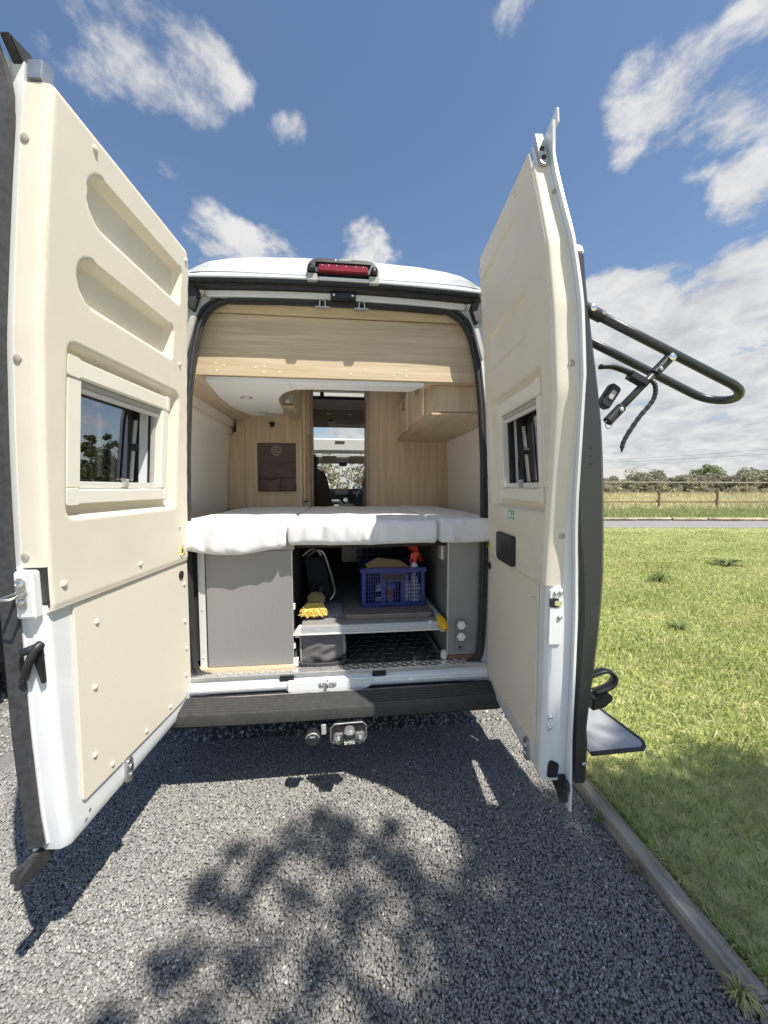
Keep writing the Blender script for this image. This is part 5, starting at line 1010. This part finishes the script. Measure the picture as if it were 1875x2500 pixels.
# ---- blue folding crate and what is in it
ct=empty('folding_crate',(.283,.35,.79),'blue plastic folding crate with lattice sides on the pull-out shelf','crate')
X0,X1,Y0,Y1,Z0,Z1=.108,.462,.225,.50,.802,1.015
box('rim',BLUE,ct,X0-.008,X1+.008,Y0-.008,Y0+.012,Z1-.028,Z1,.004); box('rim',BLUE,ct,X0-.008,X1+.008,Y1-.012,Y1+.008,Z1-.028,Z1,.004); box('rim',BLUE,ct,X0-.008,X0+.012,Y0+.013,Y1-.013,Z1-.028,Z1,.004); box('rim',BLUE,ct,X1-.012,X1+.008,Y0+.013,Y1-.013,Z1-.028,Z1,.004)
for x in (X0,X1-.022): box('corner_post',BLUE,ct,x,x+.022,Y0,Y0+.012,Z0,Z1-.029,.002)
for x in (X0+.105,X0+.195+.022): box('front_rib',BLUE,ct,x,x+.028,Y0-.003,Y0+.010,Z0,Z1-.029,.002)
box('bottom_rail',BLUE,ct,X0,X1,Y0-.001,Y0+.012,Z0-.006,Z0+.016,.003); box('base',BLUE,ct,X0,X1,Y0+.013,Y1,Z0-.006,Z0+.006,.002); box('back_wall',BLUE,ct,X0,X1,Y1-.010,Y1,Z0+.007,Z1-.029,.002); box('side_wall',BLUE,ct,X0,X0+.010,Y0+.013,Y1-.011,Z0+.007,Z1-.029,.002); box('side_wall',BLUE,ct,X1-.010,X1,Y0+.013,Y1-.011,Z0+.007,Z1-.029,.002)
hf=box('handle_frame',BLUE,ct,X0+.100,X0+.250,Y0-.010,Y0-.0031,Z1-.078,Z1-.020,.003); box('handle_hole',INK,hf,X0+.110,X0+.240,Y0-.0108,Y0-.0101,Z1-.068,Z1-.032,.0)
for (xa,xb) in ((X0+.024,X0+.103),(X0+.135,X0+.215),(X0+.247,X1-.024)):
    n=6
    for i in range(1,n): x=xa+(xb-xa)*i/n; MB().box(x-.0018,x+.0018,Y0+.001,Y0+.009,Z0+.016,Z1-.029).mk('lattice_bar',BLUE,ct)
    for j in range(1,8): z=Z0+.016+(Z1-.045-Z0)*j/8; MB().box(xa,xb,Y0+.0095,Y0+.0125,z-.0016,z+.0016).mk('lattice_bar',BLUE,ct)
box('latch',BLUE,ct,X0+.166,X0+.184,Y0-.006,Y0+.0,Z0+.095,Z0+.125,.002)
def bottle(x,y,r,h,m,lm,label,cat='bottle'):
    b=empty('cleaning_bottle',(x,y,.809),label,cat); MB().lathe([(r*.9,0),(r,.01),(r,h*.72),(r*.45,h*.85),(r*.4,h)],(x,y,.809),(0,0,1),16).mk('body',m,b,smooth=True,auto=45); MB().lathe([(r*1.02,0),(r*1.02,h*.3)],(x,y,.809+h*.25),(0,0,1),16).mk('paper_label',lm,b); MB().lathe([(r*.5,0),(r*.5,h*.12)],(x,y,.809+h*.97),(0,0,1),12).mk('lid',lm,b)
bottle(.37,.30,.030,.14,WPLAST,WSTK,'white bottle behind the right lattice of the blue crate'); bottle(.43,.29,.026,.12,WPLAST,GREYPL,'white bottle in the right corner of the blue crate'); bottle(.272,.29,.024,.13,GREYPL,ORNG,'grey bottle with an orange band in the middle of the blue crate'); bottle(.21,.30,.022,.11,WPLAST,BLUED,'white bottle with a dark band behind the left rib of the blue crate')
tag(MB().prism([(.13,1.02),(.20,1.05),(.33,1.035),(.40,.99),(.14,.99)],lambda u,v,w:(u,w+(v-1)*1.2,v+.01),.24,.26).mk('cardboard_sheet',CARD,bevel=.003),'brown cardboard sheet lying on top of the blue crate','cardboard')
bg_=MB().grid(lambda u,v:(.115+.30*u,.25+.2*v,.985+.075*math.sin(math.pi*u)*math.sin(math.pi*v)**.7+.012*mnoise.noise(Vector((u*6,v*6,1)))),16,12).mk('dark_bag',BLACK,smooth=True); tag(bg_,'black plastic bag bulging out of the top of the blue crate','bag')
sb=empty('spray_bottle',(.408,.245,.81),'white spray bottle with a red trigger head in the blue crate','spray bottle')
MB().lathe([(.020,0),(.022,.01),(.022,.13),(.013,.165),(.013,.185)],(.408,.262,.81),(0,0,1),14).mk('body',WPLAST,sb,smooth=True,auto=45); MB().lathe([(.0225,0),(.0225,.03)],(.408,.262,.99),(0,0,1),14).mk('paper_label',WSTK,sb); MB().lathe([(.014,0),(.016,.02),(.013,.03)],(.408,.262,1.005),(0,0,1),12).mk('collar',WPLAST,sb)
MB().prism([(.384,1.062),(.386,1.085),(.405,1.097),(.430,1.095),(.432,1.075),(.420,1.070),(.418,1.030),(.400,1.030),(.398,1.062)],lambda u,v,w:(u,w,v),.248,.276).mk('trigger_head',REDP,sb,bevel=.004); MB().tube([(.392,.262,1.064),(.386,.262,1.045),(.390,.262,1.030)],.004,6).mk('trigger',REDP,sb)
# ---- other gear in the storage bay
mt=MB().prism(rrect(.005,.495,.10,.75,.05,5),lambda u,v,w:(u,v,w),.769,.794).mk('foam_mat',MATM,bevel=.010,seg=3); tag(mt,'flat taupe mat under the blue crate on the shelf','mat')
ft=MB().grid(lambda u,v:(-.19+.22*u,.16+.25*v,.7695+.012*math.sin(math.pi*u)*math.sin(math.pi*v)+.006*mnoise.noise(Vector((u*9,v*9,4)))),14,12).mk('folded_cloth',mat('grey_cloth',(.42,.40,.37),.95,noise=(12,.2)),smooth=True); tag(ft,'crumpled grey cloth on the shelf beside the yellow brush','cloth')
# yellow wash brush
wb=empty('wash_brush',(-.16,.13,.77),'yellow bristled washing brush leaning on the left of the shelf','brush')
MB().prism([(-.19,.86),(-.175,.895),(-.13,.90),(-.095,.885),(-.088,.85),(-.105,.835),(-.175,.835)],lambda u,v,w:(u,w+(v-.83)*.3,v),.165,.205).mk('brush_head',mat('dark_brush_back',(.16,.13,.05),.7),wb,bevel=.008)
g=np.random.default_rng(77); n=900; bx=g.uniform(-.188,-.105,n); bz_=g.uniform(.818,.850,n); by=.155+(bz_-.83)*.2; dv=np.stack([(bx+.142)*.5+g.normal(0,.008,n),-.030+g.normal(0,.005,n),-.026+g.normal(0,.005,n)],-1); p0=np.stack([bx,by,bz_],-1); c=np.stack([np.full(n,.0014),np.zeros(n),np.zeros(n)],-1)
v=np.stack([p0-c,p0+c,p0+dv+c*1.4,p0+dv-c*1.4],1).reshape(-1,3); tag(npmesh('bristles',v,np.arange(n*4).reshape(-1,4),BRIS,wb),kind='stuff'); MB().tube([(-.13,.20,.87),(-.12,.55,.85),(-.11,.95,.80)],.011,8).mk('handle',ALU,wb)
# folded camping chair standing at the back left
fc=empty('camping_chair',(-.15,.42,.77),'folded navy camping chair with bent metal tube standing on the shelf','chair')
MB().tube(spline([(-.20,.40,1.06),(-.145,.38,1.095),(-.105,.38,1.075),(-.075,.40,.98),(-.055,.42,.90),(-.045,.43,.83),(-.075,.42,.785)],5),.0075,8).mk('frame_tube',GREYMET,fc,smooth=True); MB().tube(spline([(-.235,.45,1.05),(-.18,.46,1.09),(-.13,.46,1.06),(-.10,.47,.95),(-.09,.48,.79)],5),.007,8).mk('frame_tube',GREYMET,fc,smooth=True)
MB().grid(lambda u,v:(-.225+.12*u+.04*(1-v),.44+.01*math.sin(v*9),.79+.27*v-.02*math.sin(math.pi*u)),8,10).mk('seat_fabric',BLUED,fc,smooth=True)
# grey tool bag on the floor
bag=empty('tool_bag',(-.105,.14,.56),'grey fabric tool bag with side pocket on the bay floor under the shelf','bag')
def bagfn(u,v):
    x=-.215+.225*u+.010*math.sin(v*3); z=.563+.142*v; return (x,.085-.018*math.sin(math.pi*u)*math.sin(math.pi*v)-.010*mnoise.noise(Vector((u*4,v*4,3)))+.012*sstep(.35,.6,u)*sstep(.7,.2,v)*math.sin((u-v)*8),z)
MB().grid(bagfn,24,18).mk('front_panel',BAGM,bag,smooth=True); box('back_panel',BAGM,bag,-.212,.008,.22,.245,.563,.705,.012); box('lid',BAGM,bag,-.214,.010,.086,.245,.700,.7085,.004); box('side_panel',BAGM,bag,-.222,-.212,.088,.24,.563,.702,.004); box('side_panel',BAGM,bag,.006,.014,.088,.24,.563,.702,.004); box('base',BAGM,bag,-.215,.010,.09,.24,.5607,.566,.002)
MB().tube(spline([(-.238,.10,.64),(-.240,.075,.60),(-.215,.055,.572),(-.10,.045,.566),(.0,.05,.575),(.013,.075,.60)],5),.006,6,flat=2.2).mk('strap',BLACK,bag,smooth=True); MB().tube([(-.211,.078,.57),(-.211,.082,.70)],.003,5).mk('piping',GREYPL,bag); MB().tube([(.008,.076,.57),(.008,.08,.70)],.003,5).mk('piping',GREYPL,bag)
# awning pole with yellow tip lying along the right of the shelf
pl=empty('telescopic_pole',(.51,.12,.76),'grey telescopic pole with a ribbed yellow end poking out of the bay','pole')
MB().tube([(.475,.55,.795),(.512,.085,.773)],.016,12).mk('tube',GREYPL,pl,smooth=True,auto=40); tp=[(.512,.085,.773),(.515,.055,.764),(.517,.040,.758),(.519,.020,.751),(.521,.002,.744),(.522,-.008,.740)]; MB().tube(tp,[.017,.021,.019,.019,.014,.012],14).mk('grip',YEL,pl,smooth=True,auto=40)
for t in (.0,.35,.7): q=Vector(tp[1]).lerp(Vector(tp[4]),t); MB().tube([q,q+Vector((.0008,-.007,-.003))],[.0215,.0215],14).mk('grip_ring',YEL,pl)
MB().lathe([(.006,0),(.005,.001)],(.5222,-.009,.7397),(.05,-.95,-.3),10).mk('tip_hole',INK,pl)
# red straps hanging in the top right, solar panel slotted under the bed
rs=empty('strap_bundle',(.43,.40,1.05),'bundle of red straps hanging from under the bed at the right of the bay','strap')
for k in range(4): MB().tube(spline([(.375+.018*k,.36+.02*k,1.15),(.39+.016*k,.36,1.11),(.435+.010*k,.37,1.07-.01*k),(.455+.008*k,.38,1.02)],5),.006,6,flat=2).mk('strap',REDP,rs,smooth=True)
sp_=empty('solar_panel',(.15,.7,1.10),'dark folding solar panel with pale grid lines stored under the bed','solar panel')
box('panel',mat('solar_cell',(.012,.014,.03),.2),sp_,.00,.34,.70,.715,.96,1.15,.003)
for i in range(1,8): MB().box(.00+.0425*i-.0008,.00+.0425*i+.0008,.6985,.6998,.965,1.145).mk('grid_line',GREYPL,sp_)
for j in range(1,4): MB().box(.005,.335,.6982,.6996,.96+.0475*j-.0008,.96+.0475*j+.0008).mk('grid_line',GREYPL,sp_)
box('junction_box',GREYPL,sp_,.10,.13,.688,.6985,1.085,1.115,.003)
# ---- bicycle carrier on the outside of the right door
D_=DM('R'); bc=empty('bicycle_carrier',D_(.45,.5,-.16),'black bicycle carrier with folded hoop bolted to the outside of the right rear door','bicycle carrier')
def upright(sc):
    rg=[]
    for z in lin(.445,2.20,.045):
        bow=.030*sstep(2.2,1.55,z)*sstep(.5,1.2,z)-.006*sstep(1.0,.5,z); h=.024; d0=-.080-bow*.6-.024*sstep(1.4,1.0,z); d1=-.148-bow*1.2-(.005 if z<.62 else 0)
        h2=h+(.004 if z<.62 else 0); rg.append([D_(sc-h2,z,d0),D_(sc-h2,z,d1+.014),D_(sc-h2+.014,z,d1),D_(sc+h2-.014,z,d1),D_(sc+h2,z,d1+.014),D_(sc+h2,z,d0)])
    u=MB().loft(rg,cap=True).mk('upright',RACK,bc,smooth=True,auto=25)
    MB().prism([(-.082,2.200),(-.146,2.200),(-.138,2.226),(-.088,2.230)],lambda u_,v,w:D_(sc+w,v,u_),-.025,.025).mk('end_cap',ALUW,u,bevel=.005)
    for z in (2.10,2.03,1.80,1.76,1.59,1.565,1.54): 
        bow=.030*sstep(2.2,1.55,z); MB().lathe([(.0045,0),(.004,.001)],D_(sc+.0245,z,-.112-bow*.8),D_.dr,8).mk('fixing_hole',INK,u)
    MB().lathe([(.007,0),(.007,.004),(.004,.006)],D_(sc+.0285,.515,-.128),D_.dr,12).mk('fixing_bolt',CHROME,u); return u
upright(.655); upright(.12)
MB().prism([(.09,.70),(.69,.70),(.69,.74),(.09,.74)],lambda u,v,w:D_(min(u,.625),v,w),-.097,-.060).mk('door_bracket',BLACK,bc,bevel=.002); MB().prism([(.09,1.93),(.69,1.93),(.69,1.97),(.09,1.97)],lambda u,v,w:D_(min(u,.625),v,w),-.097,-.060).mk('door_bracket',BLACK,bc,bevel=.002)
# hoop
o0=Vector(D_(.655,2.035,-.160)); outd=Vector((.93,-.05,-.42)).normalized(); al=-D_.dr
Lh=.55; wd=.150; A=o0; B=o0+al*wd; hoop=[A,A+outd*.2,A+outd*Lh]; c=A+outd*Lh+al*wd/2
for a in np.linspace(-80,80,11): hoop.append(c+outd*math.cos(R(a))*.085-al*math.sin(R(-a))*wd/2)
hoop+=[B+outd*Lh,B+outd*.2,B]
MB().tube(hoop,.0145,12).mk('hoop',TUBE,bc,smooth=True)
for q in (A,B):
    k=MB().tube([q-outd*.02,q+outd*.05],.019,12).mk('hoop_bracket',BLACK,bc,smooth=True,auto=40)
    for t,r_ in ((.005,.011),(.042,.006)): MB().lathe([(r_,-.002),(r_,.005),(r_*.5,.007)],q+outd*t+D_.dr*.019,D_.dr,12).mk('hoop_bolt',CHROME,k)
# brace strut
s0=A+outd*.31+Vector((0,0,-.018)); s1=Vector(D_(.655,1.685,-.205))+Vector((.012,0,0)); bd=(s1-s0).normalized()
st1=MB().tube([s0,s1],.0115,12).mk('brace',TUBE,bc,smooth=True); MB().tube([s0-bd*.01,s0+bd*.075],.0165,12).mk('brace_sleeve',BLACK,bc,smooth=True,auto=40); MB().tube([s1-bd*.055,s1+bd*.01],.0165,12).mk('brace_sleeve',BLACK,bc,smooth=True,auto=40)
for q,r_ in ((s0+bd*.006,.0115),(s0+bd*.060,.006),(s1-bd*.040,.007)): MB().lathe([(r_,-.002),(r_,.005),(r_*.5,.007)],q+D_.dr*.0165,D_.dr,12).mk('brace_bolt',CHROME,bc)
MB().tube([s1+bd*.004+Vector((.012*math.cos(a),0,.016*math.sin(a)-.012)) for a in np.linspace(0,6.283,14,endpoint=False)],.0016,5,closed=True).mk('safety_clip',GREYMET,bc)
# ratchet strap: from the upright to a block on the brace, ribbed tail hanging
m0=s0.lerp(s1,.44)
MB().tube(spline([Vector(D_(.655,1.855,-.19)),Vector(D_(.655,1.855,-.235)),m0+Vector((-.045,.0,.035)),m0+Vector((-.005,0,.012))],6),.0085,8,flat=1.5).mk('strap',BLACK,bc,smooth=True)
MB().tube([m0+Vector((-.052,-.002,.030)),m0+Vector((.006,-.002,.002))],.019,6).mk('strap_block',BLACK,bc,smooth=True,auto=35)
tail=spline([m0+Vector((.010,-.02,.012)),m0+Vector((.022,-.025,-.012)),m0+Vector((.016,-.025,-.055)),m0+Vector((-.030,-.02,-.115)),m0+Vector((-.072,-.015,-.185)),m0+Vector((-.080,-.015,-.225))],7)
MB().tube(tail,[.0065+(.0012 if i%2 else 0) if i<len(tail)-4 else .006*(len(tail)-i)/5 for i in range(len(tail))],8,flat=1.3).mk('strap_tail',BLACK,bc)
bk=MB().prism(rrect(-.022,.022,-.04,.045,.012,4),lambda u,v,w:tuple(Vector(D_(.62,1.765,-.235))+Vector((u*.8+v*.55,w,v*.85-u*.5))),-.014,.014).mk('strap_buckle',BLACK,bc,bevel=.005); MB().prism(rrect(-.009,.009,-.010,.022,.006,3),lambda u,v,w:tuple(Vector(D_(.62,1.765,-.235))+Vector((u*.8+v*.55,w,v*.85-u*.5))),-.018,-.014).mk('buckle_button',GREYPL,bc)
# lower wheel strap and tray
lsp=Vector(D_(.60,.735,-.205)); MB().tube(spline([lsp+Vector((-.02,0,.05)),lsp+Vector((.035,-.005,.068)),lsp+Vector((.072,-.005,.045)),lsp+Vector((.060,-.005,.012)),lsp+Vector((.0,0,-.012))],6),.008,6,flat=2.4).mk('wheel_strap',BLACK,bc,smooth=True)
MB().prism([(-.02,-.055),(.030,-.045),(.062,-.015),(.050,.002),(.0,-.012),(-.02,-.01)],lambda u,v,w:tuple(lsp+Vector((u,w,v-.015))),-.025,.03).mk('strap_buckle',BLACK,bc,bevel=.004)
zt=.50; t0=Vector((.89,-.63,zt)); t1=Vector((1.095,-.625,zt)); t2=Vector((1.128,-.585,zt)); t3=Vector((1.075,-.03,zt)); t4=Vector((.89,-.03,zt))
MB().prism([(p.x,p.y) for p in (t0,t1,t2,t3,t4)],lambda u,v,w:(u,v,w),zt-.006,zt+.002).mk('tray',TRAY,bc,bevel=.001)
MB().tube([t0,t1-Vector((.012,0,0)),t1,t1.lerp(t2,.5)+Vector((.004,-.004,0)),t2,t2.lerp(t3,.05),t3,t4],.0075,8).mk('tray_rim',GASKET,bc,smooth=True)
MB().tube([(.80,-.5,.62),(.93,-.5,.49)],.012,8).mk('tray_arm',BLACK,bc); MB().tube([(.80,-.12,.62),(.93,-.12,.49)],.012,8).mk('tray_arm',BLACK,bc)
